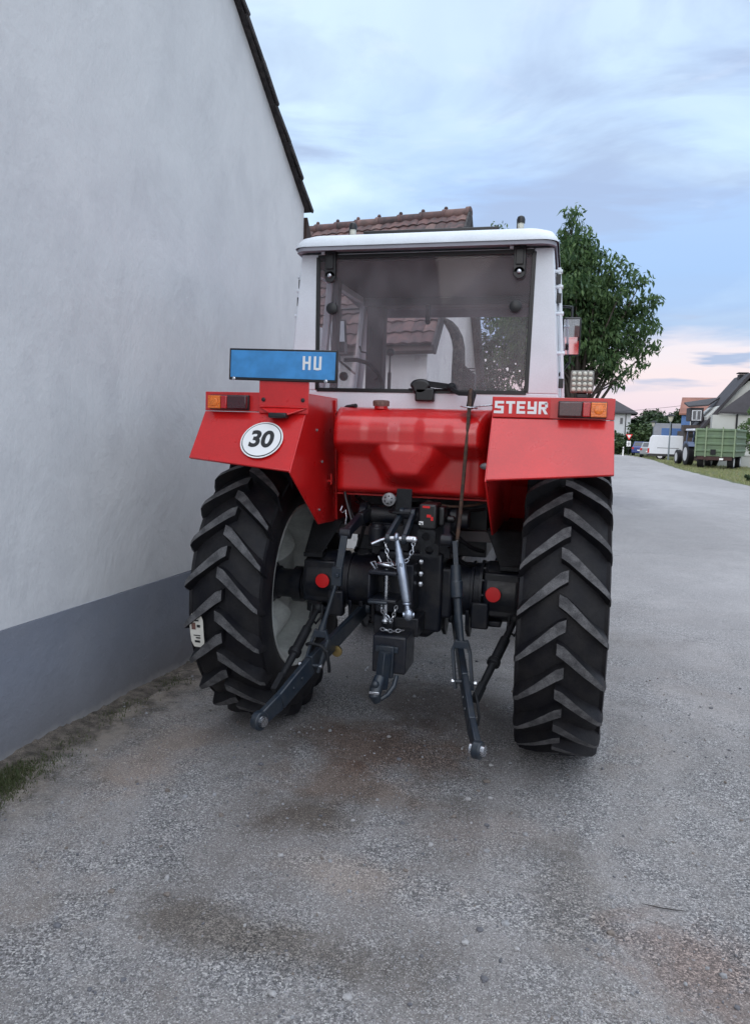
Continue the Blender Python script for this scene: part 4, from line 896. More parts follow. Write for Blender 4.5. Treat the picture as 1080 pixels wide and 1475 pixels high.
# automatic jaw with its pin
h = MB(); h.b2((-.110, -.60, .990), (.035, -.34, 1.010)); h.b2((-.110, -.60, .850), (.035, -.36, .868)); h.b2((-.115, -.42, .76), (.085, -.235, 1.02)); h.b2((-.113, -.60, .868), (-.100, -.36, .990)); h.b2((-.105, -.618, .846), (-.005, -.60, .862), 1)
jw = h.build('hitch_jaw', [BLACK, DECK], TR, bevel=.006)
h = MB(); h.cyl((-.033, -.52, 1.012), (-.033, -.52, .730), .0135, n=18); h.lathe([(0, .020), (.012, .022), (.02, .014)], (-.033, -.52, .752), (0, 0, -1), 16); h.build('hitch_pin', CHROME, jw)
h = MB(); h.tube([(-.033+.045*cos(a), -.53+.03*sin(a), 1.036+.004*sin(a*2)) for a in [2*pi*k/20 for k in range(21)]], .008); h.ball((-.033, -.53, 1.03), .020, sc=(1.3, 1, .7)); h.tube([(-.09, -.54, 1.01), (-.112, -.55, 1.045), (-.09, -.55, 1.05), (-.08, -.54, 1.015)], .0055); h.tube([(-.07, -.5, 1.04), (-.085, -.5, 1.07)], .0055); h.build('pin_handle', CHROME, jw)
h = MB(); h.chain([(-.06, -.54, .84), (-.045, -.55, .80), (-.02, -.55, .775), (.0, -.55, .745), (.015, -.55, .775), (.03, -.55, .83)]); h.build('safety_chain', CHROME, jw)
h = MB(); h.chain([(-.04, -.58, .714), (.02, -.585, .708), (.075, -.57, .716)]); h.build('safety_chain', CHROME, jw)
for z in (1.020, .955, .90):
    h = MB(); h.lathe([(0, .014), (.016, .014), (.018, .010)], (.098, -.29, z), (.3, -1, 0), 6); h.build('bolt', CHROME, jw)
h = MB(); h.lathe([(0, .032), (.04, .032), (.042, .026)], (-.035, -.42, .700), (0, -1, 0), 20); h.b2((-.12, -.42, .64), (.12, -.2, .74)); h.build('pto_shaft', BLACK, TR, bevel=.008)
# drawbar box with the tow hook
h = MB(); h.b2((-.072, -.62, .500), (.100, -.40, .690)); h.b2((-.03, -.40, .60), (.06, -.1, .68)); dbx = h.build('drawbar_head', BLACK, TR, bevel=.010, seg=3)
h = MB(); h.b2((-.03, -.645, .485), (.042, -.62, .645)); h.b2((-.052, -.632, .610), (.062, -.62, .640)); h.bar((.005, -.66, .62), (-.008, -.68, .44), .044, .05, w2=.050); h.tube([(-.010, -.68, .50), (-.022, -.72, .45), (-.022, -.74, .42), (-.012, -.73, .39)], .02, 12, rs=[.030, .032, .030, .020]); h.tube([(.062, -.64, .50), (.058, -.68, .46), (.035, -.71, .425), (.005, -.73, .405)], .012, 10); h.ball((-.022, -.735, .478), .020)
h.build('tow_hook', DECK, dbx, bevel=.003)
h = MB(); h.b2((-.045, -.765, .437), (.005, -.758, .450)); h.build('hook_mark', CHROME, dbx, bevel=.002)
h = MB(); h.cyl((-.115, -.58, .490), (-.095, -.58, .515), .005); h.build('cotter_pin', CHROME, dbx)
# rock-shaft arms, lift rods, lower links, stabilisers
for s in (-1, 1):
    h = MB(); p = [(s*.215, -.17, 1.245), (s*.235, -.33, 1.235), (s*.262, -.50, 1.175)]
    h.bar(p[0], p[1], .035, .075, h2=.060); h.bar(p[1], p[2], .035, .060, h2=.042); h.lathe([(-.03, .028), (.03, .028)], p[2], (1, 0, 0), 18); h.build('lift_arm', BLACK, TR, bevel=.006)
    lr = MB(); T_ = Vector((s*.262, -.52, 1.165)); Bm = Vector((s*.395, -.62, .50))
    if s < 0:
        M1 = Vector((-.285, -.55, .945)); lr.bar(T_, M1, .036, .016, (0, 1, 0)); lr.bar(M1+Vector((0, 0, .06)), M1+Vector((-.002, 0, -.035)), .052, .030, (0, 1, 0)); lr.lathe([(0, .012), (.012, .010)], M1+Vector((.004, -.015, .02)), (0, -1, 0), 12)
        lr.tube([M1, Vector((-.312, -.57, .83)), Vector((-.333, -.59, .74)), Vector((-.345, -.59, .70)), Vector((-.352, -.595, .66))], .01, 12, rs=[.0095, .0095, .012, .019, .021])
        F1 = Vector((-.352, -.60, .665))
    else:
        lr.bar(T_+Vector((.045, 0, .01)), Vector((.330, -.55, .98)), .024, .014, (0, 1, 0)); lr.tube([(.318, -.54, 1.06), (.325, -.55, .985), (.327, -.55, .98), (.334, -.56, .905), (.337, -.56, .90), (.350, -.575, .78)], .02, 16, rs=[.024, .026, .031, .031, .020, .019])
        lr.tube([(.350, -.575, .80), (.362, -.585, .72), (.372, -.59, .66)], .015, 14, rs=[.018, .016, .018]); F1 = Vector((.370, -.595, .68))
    for d_ in (-.042, .042): lr.bar(F1+Vector((d_*.55, 0, .02)), F1+Vector((d_, 0, -.035)), .016, .026, (0, 1, 0)); lr.bar(F1+Vector((d_, 0, -.03)), Bm+Vector((d_, -.0, -.035)), .014, .028, (0, 1, 0))
    lr.bar(F1+Vector((-.030, 0, .0)), F1+Vector((.030, 0, .0)), .030, .035); lr.lathe([(-.056, .010), (.056, .010)], Bm, (1, 0, 0), 12); lro = lr.build('lift_rod', DECK, TR, bevel=.002)
    for d_ in (-.055, .055):
        h = MB(); h.lathe([(-.006, .012), (.006, .012)], Bm+Vector((d_, 0, 0)), (1, 0, 0), 6); h.build('fork_nut', CHROME, lro)
    h = MB(); E_ = Vector((s*.512, -1.0, .333)); K_ = Vector((s*.465, -.86, .385)); J_ = Vector((s*.395, -.62, .500)); I_ = Vector((s*.255, -.06, .690))
    h.bar(E_, K_, .032, .072, h2=.090); h.bar(K_, J_, .032, .090, h2=.102); h.bar(J_, I_, .032, .102, h2=.080)
    h.lathe([(-.020, .041 if s > 0 else .046), (.020, .041 if s > 0 else .046)], E_, (1, s*-.25 if s > 0 else -.35, 0), 28); h.lathe([(-.03, .045), (.03, .045)], I_, (1, 0, 0), 20)
    ll = h.build('lower_link', DECK, TR, bevel=.007, seg=3)
    for t_ in (.35, .62):
        q = K_.lerp(J_, t_); h = MB(); h.lathe([(0, .010), (.005, .010)], q+Vector((-s*.015, 0, 0)), (-s, 0, 0), 6); h.build('link_stud', DECK, ll)
    h = MB(); h.ball(E_, .031, 20, sc=(1.15, 1, 1)); h.lathe([(-.034, .024), (.034, .024)], E_, (1, s*-.25 if s > 0 else -.35, 0), 20); h.build('link_ball', CHROME, ll)
    # telescopic stabiliser from the axle down to the link
    h = MB(); a_ = Vector((s*.545, -.20, .690)); b_ = Vector((s*.600, -.42, .50)) if False else Vector((s*.490, -.72, .455))
    a_ = Vector((s*.60, -.22, .735)) if s > 0 else Vector((-.500, -.30, .720)); b_ = Vector((.455, -.66, .43)) if s > 0 else Vector((-.455, -.80, .41))
    if s < 0: a_ = Vector((-.470, -.30, .720)); b_ = Vector((-.520, -.80, .405))
    P_ = lambda t: a_.lerp(b_, t)
    h.tube([P_(.05), P_(.25), P_(.26), P_(.52), P_(.53), P_(.58), P_(.59), P_(.85)], .02, 12, rs=[.016, .018, .026, .026, .034, .034, .020, .018]); h.bar(P_(.82), P_(1.0), .030, .044)
    h.tube([a_+Vector((-.03, 0, .02)), a_+Vector((-.035, -.03, -.05)), a_+Vector((.0, -.03, -.08)), a_+Vector((.03, -.02, -.04)), a_+Vector((.025, 0, .02))], .008); h.ball(a_+Vector((0, 0, .0)), .030); h.bar(a_+Vector((0, 0, .0)), a_+Vector((s*.06, .05, .0)), .05, .05)
    h.build('stabiliser', IRON, TR, bevel=.002)
h = MB(); h.tube([(-.425, -.60, .60), (-.40, -.62, .615), (-.34, -.63, .610), (-.305, -.63, .58), (-.295, -.62, .50), (-.30, -.60, .47)], .009); h.build('safety_loop', IRON, TR)
h = MB(); h.tube([(.455, -.66, .47), (.470, -.70, .44), (.485, -.72, .37), (.480, -.72, .335), (.455, -.71, .335), (.45, -.70, .36)], .007); h.build('safety_loop', IRON, TR)
h = MB(); h.lathe([(0, .030), (.012, .030), (.016, .018)], (-.320, -.40, .52), (-.2, -1, 0), 16); h.build('link_nut', mat('brass_plate', (.45, .33, .14), .35, metal=1.), TR)
# paper label stuck on the left tyre
h = MB(); V = []
for i in range(7):
    for j in range(5):
        th = radians(-17+2.6*i*.9) ; u = .098+.075*j/4+ (0.012 if i in (0, 6) and j in (0, 4) else 0)*(-1 if j == 4 else 1)
        r = .7495+.0015*sin(i*1.1+j) ; V.append((-.84-u, -r*cos(th), RZ+r*sin(th)))
h.add(V, [(i*5+j, i*5+j+1, (i+1)*5+j+1, (i+1)*5+j) for i in range(6) for j in range(4)])
lb = h.build('paper_label', PAPER, tyl)
for i, (a, b_, c_, d_) in enumerate(((.30, .70, .15, .22), (.25, .60, .28, .32), (.25, .75, .36, .39), (.55, .85, .55, .75), (.2, .45, .62, .70), (.3, .6, .80, .84))):
    V = []; h = MB()
    for v in (c_, d_):
        for u_ in (a, b_):
            th = radians(-17+14*v); u = .098+.075*u_; V.append((-.84-u, -.7525*cos(th), RZ+.7525*sin(th)))
    h.add(V, [(0, 1, 3, 2)]); h.build('label_print', BROWN if i == 3 else PBLACK, lb, smooth=False)

# ------------------------------------------------------------------ trees
def leafmat(name, c, c2, tr=.25):
    m = bpy.data.materials.new(name); m.use_nodes = True; t = m.node_tree; b = t.nodes['Principled BSDF']; b.inputs['Roughness'].default_value = .55; b.inputs['Specular IOR Level'].default_value = .35
    gi = t.nodes.new('ShaderNodeNewGeometry'); r = t.nodes.new('ShaderNodeValToRGB'); r.color_ramp.elements[0].color = (*c2, 1); r.color_ramp.elements[1].color = (*c, 1)
    t.links.new(gi.outputs['Random Per Island'], r.inputs[0]); t.links.new(r.outputs[0], b.inputs['Base Color'])
    tl_ = t.nodes.new('ShaderNodeBsdfTranslucent'); t.links.new(r.outputs[0], tl_.inputs[0]); mx = t.nodes.new('ShaderNodeMixShader'); mx.inputs[0].default_value = tr
    o = t.nodes['Material Output']; t.links.new(b.outputs[0], mx.inputs[1]); t.links.new(tl_.outputs[0], mx.inputs[2]); t.links.new(mx.outputs[0], o.inputs[0]); return m
LEAF = leafmat('cherry_leaf', (.120, .195, .070), (.034, .078, .034), .38)
LEAFD = leafmat('dark_leaf', (.045, .080, .030), (.022, .042, .020))
LEAFM = leafmat('mid_leaf', (.080, .125, .045), (.035, .065, .028))
LEAFL = leafmat('bright_leaf', (.13, .22, .06), (.06, .11, .035))
LEAFP = leafmat('pale_leaf', (.12, .16, .09), (.06, .09, .05))
BARK = mat('bark', (.075, .06, .05), .9, var=.5, vscale=14, bump=.6, bscale=30)
def leaves(name, centres, radii, per, size, m, parent, droop=.6, asp=.42):
    """many bent leaf-sized faces gathered in clumps"""
    V = []; F = []; C_ = []
    for c, r in zip(centres, radii):
        n = max(6, int(per*(r/np.mean(radii))**2)); d = rng.normal(size=(n, 3)); d /= np.linalg.norm(d, axis=1)[:, None]
        C_.append(np.array(c)+d*r*(rng.random((n, 1))**.45)*np.array([1, 1, .85]))
    C_ = np.concatenate(C_); n = len(C_)
    yaw = rng.random(n)*2*pi; pit = rng.normal(-droop, .45, n); L_ = size*(.65+.7*rng.random(n)); ax_ = np.stack([np.cos(yaw)*np.cos(pit), np.sin(yaw)*np.cos(pit), np.sin(pit)], 1)
    rl = rng.normal(0, .7, n); sd0 = np.stack([-np.sin(yaw), np.cos(yaw), 0*yaw], 1); up0 = np.cross(ax_, sd0); sdv = sd0*np.cos(rl)[:, None]+up0*np.sin(rl)[:, None]; nv = np.cross(ax_, sdv)
    L1 = L_[:, None]; P = np.stack([C_, C_+ax_*L1*.45+sdv*L1*asp*.5-nv*L1*.05, C_+ax_*L1-nv*L1*.14, C_+ax_*L1*.45-sdv*L1*asp*.5-nv*L1*.05], 1).reshape(-1, 3)
    me = bpy.data.meshes.new(name); me.from_pydata([], [], []); me.vertices.add(4*n); me.vertices.foreach_set('co', P.ravel()); me.loops.add(4*n); me.loops.foreach_set('vertex_index', np.arange(4*n)); me.polygons.add(n); me.polygons.foreach_set('loop_start', np.arange(n)*4); me.polygons.foreach_set('loop_total', np.full(n, 4)); me.materials.append(m); me.update(calc_edges=True)
    o = bpy.data.objects.new(name, me); COL.objects.link(o); o.parent = parent; return o
def limbs(mb, base, fork, tips, r0):
    base, fork = Vector(base), Vector(fork)
    mb.tube([base, base.lerp(fork, .5)+Vector((.03, 0, 0)), fork], r0, 10, rs=[r0*1.25, r0, r0*.8])
    for t_ in tips:
        t_ = Vector(t_); m1 = fork.lerp(t_, .45)+Vector((rng.normal(0, .06), rng.normal(0, .06), .10)); st = base.lerp(fork, .75+.25*rng.random())
        mb.tube([st, m1, t_], .02, 6, rs=[r0*.45, r0*.22, .008])
# cherry tree beyond the cab, its crown reaching past the right side of the roof
CT = thing('cherry_tree', 'leafy dark green cherry tree growing behind the tractor cab', 'tree', (.9, 10.6, 0))
tips = []
sil = [(823, 306, 0), (830, 322, .0), (818, 345, .2), (848, 352, .0), (838, 372, .1), (935, 470, -.2), (815, 330, .1), (842, 336, -.3), (868, 362, .1), (888, 372, -.2), (850, 385, .3), (905, 392, .2), (925, 402, -.1), (832, 352, -.1), (894, 420, -.4), (878, 400, -.2), (930, 448, .2), (945, 430, 0), (940, 466, .3), (910, 450, .2), (900, 490, -.2), (922, 500, 0), (943, 498, .1), (925, 522, .3), (905, 535, -.3), (880, 530, .2), (888, 550, 0), (862, 545, .2), (866, 520, -.4), (845, 505, .1), (832, 470, -.5), (830, 540, .1), (718, 330, .3), (712, 345, .5), (812, 365, 0), (806, 340, .4), (760, 430, .6), (740, 470, .4), (725, 510, .6), (755, 520, .3), (775, 560, .5), (730, 555, .7), (770, 480, .5)]
for px, py, dy_ in sil: tips.append(ray_at(px, py, Y=10.6+dy_)-Vector(CT.location))
outer = len(tips); cc = Vector((.0, 0, 4.05)); rx, rz_ = 1.35, 1.25
for k in range(80):
    d = Vector(rng.normal(size=3)).normalized(); q = (.35+.6*rng.random()); p = Vector((d.x*1.05*q-.45, d.y*1.2*q, cc.z+d.z*1.2*q-.1*d.x))
    if p.x > .25 and p.z > 4.75: continue
    tips.append(p)
rad = [.15+.09*rng.random() for _ in range(outer)]+[.26+.15*rng.random() for _ in range(len(tips)-outer)]
mb = MB(); limbs(mb, (0, 0, -.02), (.02, 0, 2.1), [t for t in tips[::2]], .11); mb.build('trunk', BARK, CT)
# leafy shoots hanging between the outer tips and the heart of the crown
cs = list(tips); rs_ = list(rad)
for t_ in tips[:outer]:
    for f_ in (.18, .36, .55):
        cs.append(Vector(t_).lerp(Vector((-.1, 0, 3.9)), f_)+Vector(rng.normal(0, .06, 3))); rs_.append(.13+.06*rng.random()+f_*.14)
leaves('crown', cs, rs_, 138, .112, LEAF, CT, droop=.8, asp=.36)
def tree(name, label, loc, h, w, d, m, lsize, nclump=60, per=60, zlo=.15, trunk=.12, group=None, cat='tree', shape=1.):
    T_ = thing(name, label, cat, loc, 0, group); cs = []; rs = []
    for k in range(nclump):
        v = rng.normal(size=3); v /= np.linalg.norm(v); q = .45+.5*rng.random(); z = h*(zlo+(1-zlo)*(.5+.5*v[2]*q)); tp = 1-(shape-1)*(z/h)
        cs.append((v[0]*w/2*q*tp, v[1]*d/2*q, z)); rs.append(min(w, h)*(.10+.07*rng.random()))
    mb = MB(); limbs(mb, (0, 0, -.05), (0, 0, h*(zlo+.2)), cs[::6], trunk); mb.build('trunk', BARK, T_)
    leaves('crown', cs, rs, per, lsize, m, T_, droop=.3, asp=.6); return T_
def gp(px, Y):       # a spot on the ground seen at px
    p = ray_at(px, 655, Y=Y); return Vector((p.x, p.y, 0))
def rzv(p):          # turn that faces the camera
    return -math.atan2(p.x-CAM[0], p.y-CAM[1])
def zat(px, py, Y): return ray_at(px, py, Y=Y).z
p = gp(925, 92); tree('broadleaf_tree', 'pale green round tree behind the blue car, in front of darker trees', p, zat(925, 607, 92), 4.6, 4, LEAFM, .42, 55, 55, .05)
p = gp(733, 13.5); tree('elder_bush', 'tall dark bush seen through the right side of the cab window', p, 4.9, 3.1, 2.0, LEAFD, .11, 100, 170, .05, .05, None, 'bush')
p = gp(941, 104); tree('broadleaf_tree', 'tall dark tree rising behind the van and the farther street lamp', p, zat(944, 588, 104), 5.0, 5, LEAFD, .5, 60, 60, .05)
p = gp(957, 100); tree('broadleaf_tree', 'broad dark tree between the two street lamps', p, zat(957, 596, 100), 3.8, 5, LEAFD, .5, 50, 60, .05)
p = gp(974, 96); tree('conifer', 'dark pointed evergreen beside the blue house', p, zat(972, 586, 96), 3.4, 3, LEAFD, .42, 60, 60, .03, shape=1.5)
p = gp(912, 100); tree('broadleaf_tree', 'low dark tree right of the distant white house', p, zat(912, 602, 100), 3.6, 4, LEAFD, .45, 45, 55, .03)
p = gp(889, 79); tree('hedge_bush', 'rounded green bush at the far end of the road by the white marker post', p, 1.9, 2.2, 1.6, LEAFM, .25, 30, 60, .0, .04, None, 'bush')
p = gp(899, 82); tree('hedge_bush', 'taller dark bush behind the triangular road sign', p, 2.6, 2.4, 1.6, LEAFD, .25, 34, 60, .0, .04, None, 'bush')
p = gp(881, 84); tree('hedge_bush', 'dark bush in front of the distant white house', p, 2.6, 2.6, 1.6, LEAFM, .25, 34, 60, .0, .04, None, 'bush')
p = ray_at(1085, 672, Z=0); tree('garden_tree', 'bright green small tree beside the green trailer', p, zat(1075, 585, p.y), 2.3, 2.2, LEAFL, .13, 60, 110, .18, .06)
p = ray_at(1079, 694, Z=0); tree('low_shrub', 'small dark shrub at the edge of the grass verge', p, .38, .55, .4, LEAFD, .06, 14, 60, .0, .01, None, 'bush')

WD_ = thing('far_wood', 'distant dark wood along the horizon', 'wood', (0, 170, 0)); cs = []; rs = []
for k in range(260):
    x = -70+140*rng.random(); cs.append((x, rng.normal(0, 3), 1.2+2.6*rng.random()*(1+.4*sin(x*.2)))); rs.append(1.4+rng.random())
lw_ = leaves('far_wood', cs, rs, 60, 1.0, LEAFD, None, droop=.3, asp=.7); lw_.location = (0, 170, 0); bpy.data.objects.remove(WD_); tag(lw_, 'distant dark wood along the horizon beyond the road', 'wood', kind='stuff')
# grass on the verge and a mossy tuft by the wall foot
def grass(name, pts, hgt, m, label):
    n = len(pts); P0 = np.array(pts); a = rng.random(n)*2*pi; w = hgt*.16; h = hgt*(.5+rng.random(n)); lean = rng.normal(0, .35, (n, 2))*h[:, None]
    dx = np.stack([np.cos(a), np.sin(a), 0*a], 1)*w; tp = P0+np.concatenate([lean, h[:, None]], 1)
    P = np.stack([P0-dx, P0+dx, tp], 1).reshape(-1, 3); me = bpy.data.meshes.new(name); me.vertices.add(3*n); me.vertices.foreach_set('co', P.ravel()); me.loops.add(3*n); me.loops.foreach_set('vertex_index', np.arange(3*n)); me.polygons.add(n); me.polygons.foreach_set('loop_start', np.arange(n)*3); me.polygons.foreach_set('loop_total', np.full(n, 3)); me.materials.append(m); me.update(calc_edges=True)
    o = bpy.data.objects.new(name, me); COL.objects.link(o); return tag(o, label, 'grass', kind='stuff')
GRASSM = leafmat('grass_blade', (.19, .24, .085), (.30, .27, .15), .2)
pts = []
xe = lambda y: np.interp(y, [q[1] for q in edge_pts], [q[0] for q in edge_pts])
while len(pts) < 26000:
    y = 24+52*rng.random()**1.5; x = xe(y)+.1+10*rng.random()**1.3
    if x-xe(y) < .5*rng.random(): continue
    pts.append((x, y, -.005))
grass('grass', pts, .10, GRASSM, 'short dry grass covering the verge beside the road')
MOSS = leafmat('moss_blade', (.055, .085, .030), (.10, .095, .05), .2)
pts = []
while len(pts) < 9000:
    s_ = -1.15+1.5*rng.random(); o_ = .06+.34*rng.random(); q = wallp(s_, 0, o_)
    if rng.random() > math.exp(-((s_+.35)/.32)**2-((o_-.13)/.12)**2)*1.1: continue
    pts.append((q.x, q.y, 0))
for k in range(900):
    s_ = rng.choice([.35, .72, .95, 1.35])+rng.normal(0, .08); q = wallp(s_, 0, abs(.10+rng.normal(0, .07))); pts.append((q.x, q.y, 0))
grass('moss_patch', pts, .016, MOSS, 'flat patch of moss and weeds at the foot of the plastered wall')

# ------------------------------------------------------------------ houses along the road
REDROOF = mat('pale_red_roof', (.26, .115, .085), .8, var=.3, vscale=.8, bump=.4, bscale=3)
DARKROOF = mat('slate_roof', (.040, .036, .042), .75, var=.3, vscale=1.5, bump=.4, bscale=5)
GREYROOF = mat('grey_roof', (.15, .15, .165), .8, var=.2, vscale=1)
BLUEW = mat('blue_render', (.085, .165, .36), .85, var=.15, vscale=.6)
PALEW = mat('pale_render', (.46, .47, .45), .85, var=.12, vscale=.5)
WHITEW = mat('white_render', (.55, .57, .60), .85, var=.10, vscale=.5)
BROWNW = mat('brown_boards', (.060, .045, .040), .8, var=.3, vscale=3)
def house(name, label, loc, rz, w, d, eave, ridge, wm_, rm, over=.3, along='x', xoff=0):
    """walls and a gable roof; the ridge runs along local x or y; returns root, wall, roof"""
    Hh = thing(name, label, 'house', loc, rz); x0, x1 = xoff-w/2, xoff+w/2
    w_ = MB()
    if along == 'x':
        w_.prism([(x0, 0, -.1), (x0, 0, eave), (x0, d/2, ridge), (x0, d, eave), (x0, d, -.1)], (w, 0, 0))
        r = MB(); k = (ridge-eave)/(d/2); o_ = over
        for sg in (0, 1):
            ya, yb_ = (d/2, -o_) if sg == 0 else (d/2, d+o_)
            r.prism([(x0-o_, ya, ridge+.02), (x1+o_, ya, ridge+.02), (x1+o_, yb_, eave-k*o_+.02), (x0-o_, yb_, eave-k*o_+.02)], (0, 0, .16))
    else:
        w_.prism([(x0, 0, -.1), (x1, 0, -.1), (x1, 0, eave), (xoff, 0, ridge), (x0, 0, eave)], (0, d, 0))
        r = MB(); k = (ridge-eave)/(w/2); o_ = over
        for sg in (-1, 1):
            r.prism([(xoff, -o_, ridge+.02), (xoff+sg*(w/2+o_), -o_, eave-k*o_+.02), (xoff+sg*(w/2+o_), d+o_, eave-k*o_+.02), (xoff, d+o_, ridge+.02)], (0, 0, .16))
    wo = w_.build('wall', wm_, Hh, smooth=False); ro = r.build('roof', rm, Hh, smooth=False); return Hh, wo, ro
def window(par, x, z, w, h, y=0., frame=WHITEW, sh=None):
    f = MB(); t = .07
    for lo, hi in (((x-w/2-t, y-.05, z-t), (x+w/2+t, y+.02, z)), ((x-w/2-t, y-.05, z+h), (x+w/2+t, y+.02, z+h+t)), ((x-w/2-t, y-.05, z), (x-w/2, y+.02, z+h)), ((x+w/2, y-.05, z), (x+w/2+t, y+.02, z+h))): f.b2(lo, hi)
    fo = f.build('window', frame, par, smooth=False); g_ = MB(); g_.b2((x-w/2, y-.02, z), (x+w/2, y+.03, z+h)); g_.build('pane', WIN, fo, smooth=False)
# distant white house with a hipped dark roof
p = gp(880, 96); HW = thing('distant_house', 'distant white house with a low dark hipped roof at the end of the road', 'house', p, rzv(p))
mb = MB(); mb.b2((-5, 0, -.1), (2.1, 7, 5.0)); mb.build('wall', WHITEW, HW, smooth=False)
mb = MB(); mb.add([(-5.6, -.6, 4.95), (2.9, -.6, 4.95), (2.9, 7.6, 4.95), (-5.6, 7.6, 4.95), (-3, 3.5, 6.9), (-.3, 3.5, 6.9), (-5.6, -.6, 4.8), (2.9, -.6, 4.8), (2.9, 7.6, 4.8), (-5.6, 7.6, 4.8)], [(0, 1, 5, 4), (1, 2, 5), (2, 3, 4, 5), (3, 0, 4), (0, 6, 7, 1), (1, 7, 8, 2), (2, 8, 9, 3), (3, 9, 6, 0), (9, 8, 7, 6)]); mb.build('roof', DARKROOF, HW, smooth=False)
window(HW, 1.0, 3.5, .35, .8); window(HW, -.15, 3.2, .45, 1.4); window(HW, -2.2, 3.2, .9, 1.3)
mb = MB(); mb.cyl((1.5, -.06, 0), (1.5, -.06, 4.9), .05); mb.build('downpipe', IRON, HW)
# low grey-roofed building behind the van
p = gp(962, 88); h1, w1, r1 = house('low_barn', 'low building with a grey roof between the white van and the blue house', p, rzv(p), 4.2, 5, zat(950, 629, 88), zat(970, 612, 90), PALEW, GREYROOF, .3, 'x', .6)
# blue house with the red roof
p = gp(993, 78); B_H, w2, r2 = house('blue_house', 'blue rendered house with a pale red tiled roof', p, rzv(p)-.05, 4.6, 6.0, zat(990, 596, 78), zat(990, 574, 80), BLUEW, REDROOF, .25, 'x', 1.3)
mb = MB(); mb.b2((-2.9, .8, -.1), (-1.05, 4, 2.9)); mb.build('porch', BLUEW, B_H, smooth=False)
mb = MB(); mb.tube([(-2.2, -.1, 4.4), (-2.2, -.1, 3.6), (-1.9, -.1, 3.3), (-1.9, -.1, 2.0)], .06); mb.build('downpipe', IRON, B_H)
window(B_H, .2, 3.0, .6, .9)
# long house with the steep dark roof
p = gp(1016, 62); DH = thing('steep_roof_house', 'pale house with a steep dark slate roof, dormer and brown balcony', 'house', p, rzv(p)+.17)
def q(px, py, y=0.): # metres on its front plane
    w_ = ray_at(px, py, Y=p.y); return (Matrix.Rotation(-rzv(p), 3, 'Z') @ (w_-p)).x, w_.z
gx = lambda px, py: q(px, py)
mb = MB()
a = [gx(1018, 655), gx(1018, 600), gx(1080, 548), gx(1130, 600), gx(1130, 655)]
mb.prism([(a[0][0], 0, -.1), (a[1][0], 0, a[1][1]), (a[2][0], 0, a[2][1]), (a[3][0], 0, a[3][1]), (a[4][0], 0, -.1)], (0, 5.2, 0)); dw_ = mb.build('wall', PALEW, DH, smooth=False)
mb = MB(); l0 = gx(1008, 622); t0 = gx(1082, 541); e1 = gx(1134, 604)
mb.prism([(l0[0], -.4, l0[1]), (t0[0], -.4, t0[1]), (t0[0], 5.5, t0[1]), (l0[0], 5.5, l0[1])], (-.12, 0, .22)); mb.prism([(t0[0], -.4, t0[1]), (e1[0], -.4, e1[1]), (e1[0], 5.5, e1[1]), (t0[0], 5.5, t0[1])], (.12, 0, .22))
dr = mb.build('roof', DARKROOF, DH, smooth=False)
# front lean-to with its own pitch over the pale wall
mb = MB(); A1, A2, A3, A4 = gx(1031, 596), gx(1080, 563), gx(1120, 580), gx(1120, 594)
mb.prism([(A1[0], -1.5, A1[1]), (A4[0], -1.5, A1[1]-.05), (A4[0], -.45, A2[1]+.2), (A2[0], -.45, A2[1])], (0, 0, .14)); mb.build('porch_roof', DARKROOF, dr, smooth=False)
mb = MB(); mb.b2((gx(1022, 600)[0], -1.2, -.1), (gx(1118, 600)[0], -.01, gx(1031, 598)[1])); mb.build('front_wall', PALEW, DH, smooth=False)
mb = MB(); mb.cyl((gx(1057, 600)[0], -1.26, 0), (gx(1057, 600)[0], -1.26, gx(1057, 597)[1]), .07); mb.build('downpipe', IRON, DH)
c0, c1 = gx(1074, 536), gx(1084, 560); mb = MB(); mb.b2((c0[0], 2, c1[1]-1), (c1[0], 2.8, c0[1])); mb.b2((c0[0]-.08, 1.92, c0[1]+.08), (c1[0]+.08, 2.88, c0[1]+.16)); mb.build('chimney', IRON, dr, smooth=False)
d0, d1 = gx(998, 586), gx(1016, 606); mb = MB(); mb.b2((d0[0], 1.2, d1[1]), (d1[0], 3.4, d0[1])); mb.prism([(d0[0]-.2, 1.0, d0[1]), (d1[0]+.3, 1.0, d0[1]+.15), (d1[0]+1.6, 3.6, d0[1]+.9), (d0[0]-.2, 3.6, d0[1]+.4)], (0, 0, .12)); dm = mb.build('dormer', DARKROOF, dr, smooth=False)
for px in (1003, 1009):
    x_, z_ = gx(px, 604); window(dm, x_, z_, .28, .72, 1.18)
b0, b1 = gx(985, 610), gx(1013, 621); mb = MB(); mb.b2((b0[0], .4, b1[1]), (b1[0], 1.6, b0[1]-.1)); mb.build('balcony', BROWNW, DH, smooth=False)
mb = MB(); mb.b2((gx(988, 620)[0], .8, -.1), (gx(1019, 620)[0], 5, b1[1]-.003)); mb.build('lower_wall', BROWNW, DH, smooth=False)
# garden wall seen past the trailer
p = gp(1074, 52); mb = MB(); mb.b2((-2.4, 0, -.02), (3.5, .2, .75)); mb.b2((-2.45, -.03, .75), (3.55, .23, .82)); o = mb.build('garden_wall', PALEW, None, smooth=False, loc=p); o.rotation_euler = (0, 0, rzv(p)); tag(o, 'low pale garden wall behind the green trailer', 'wall')

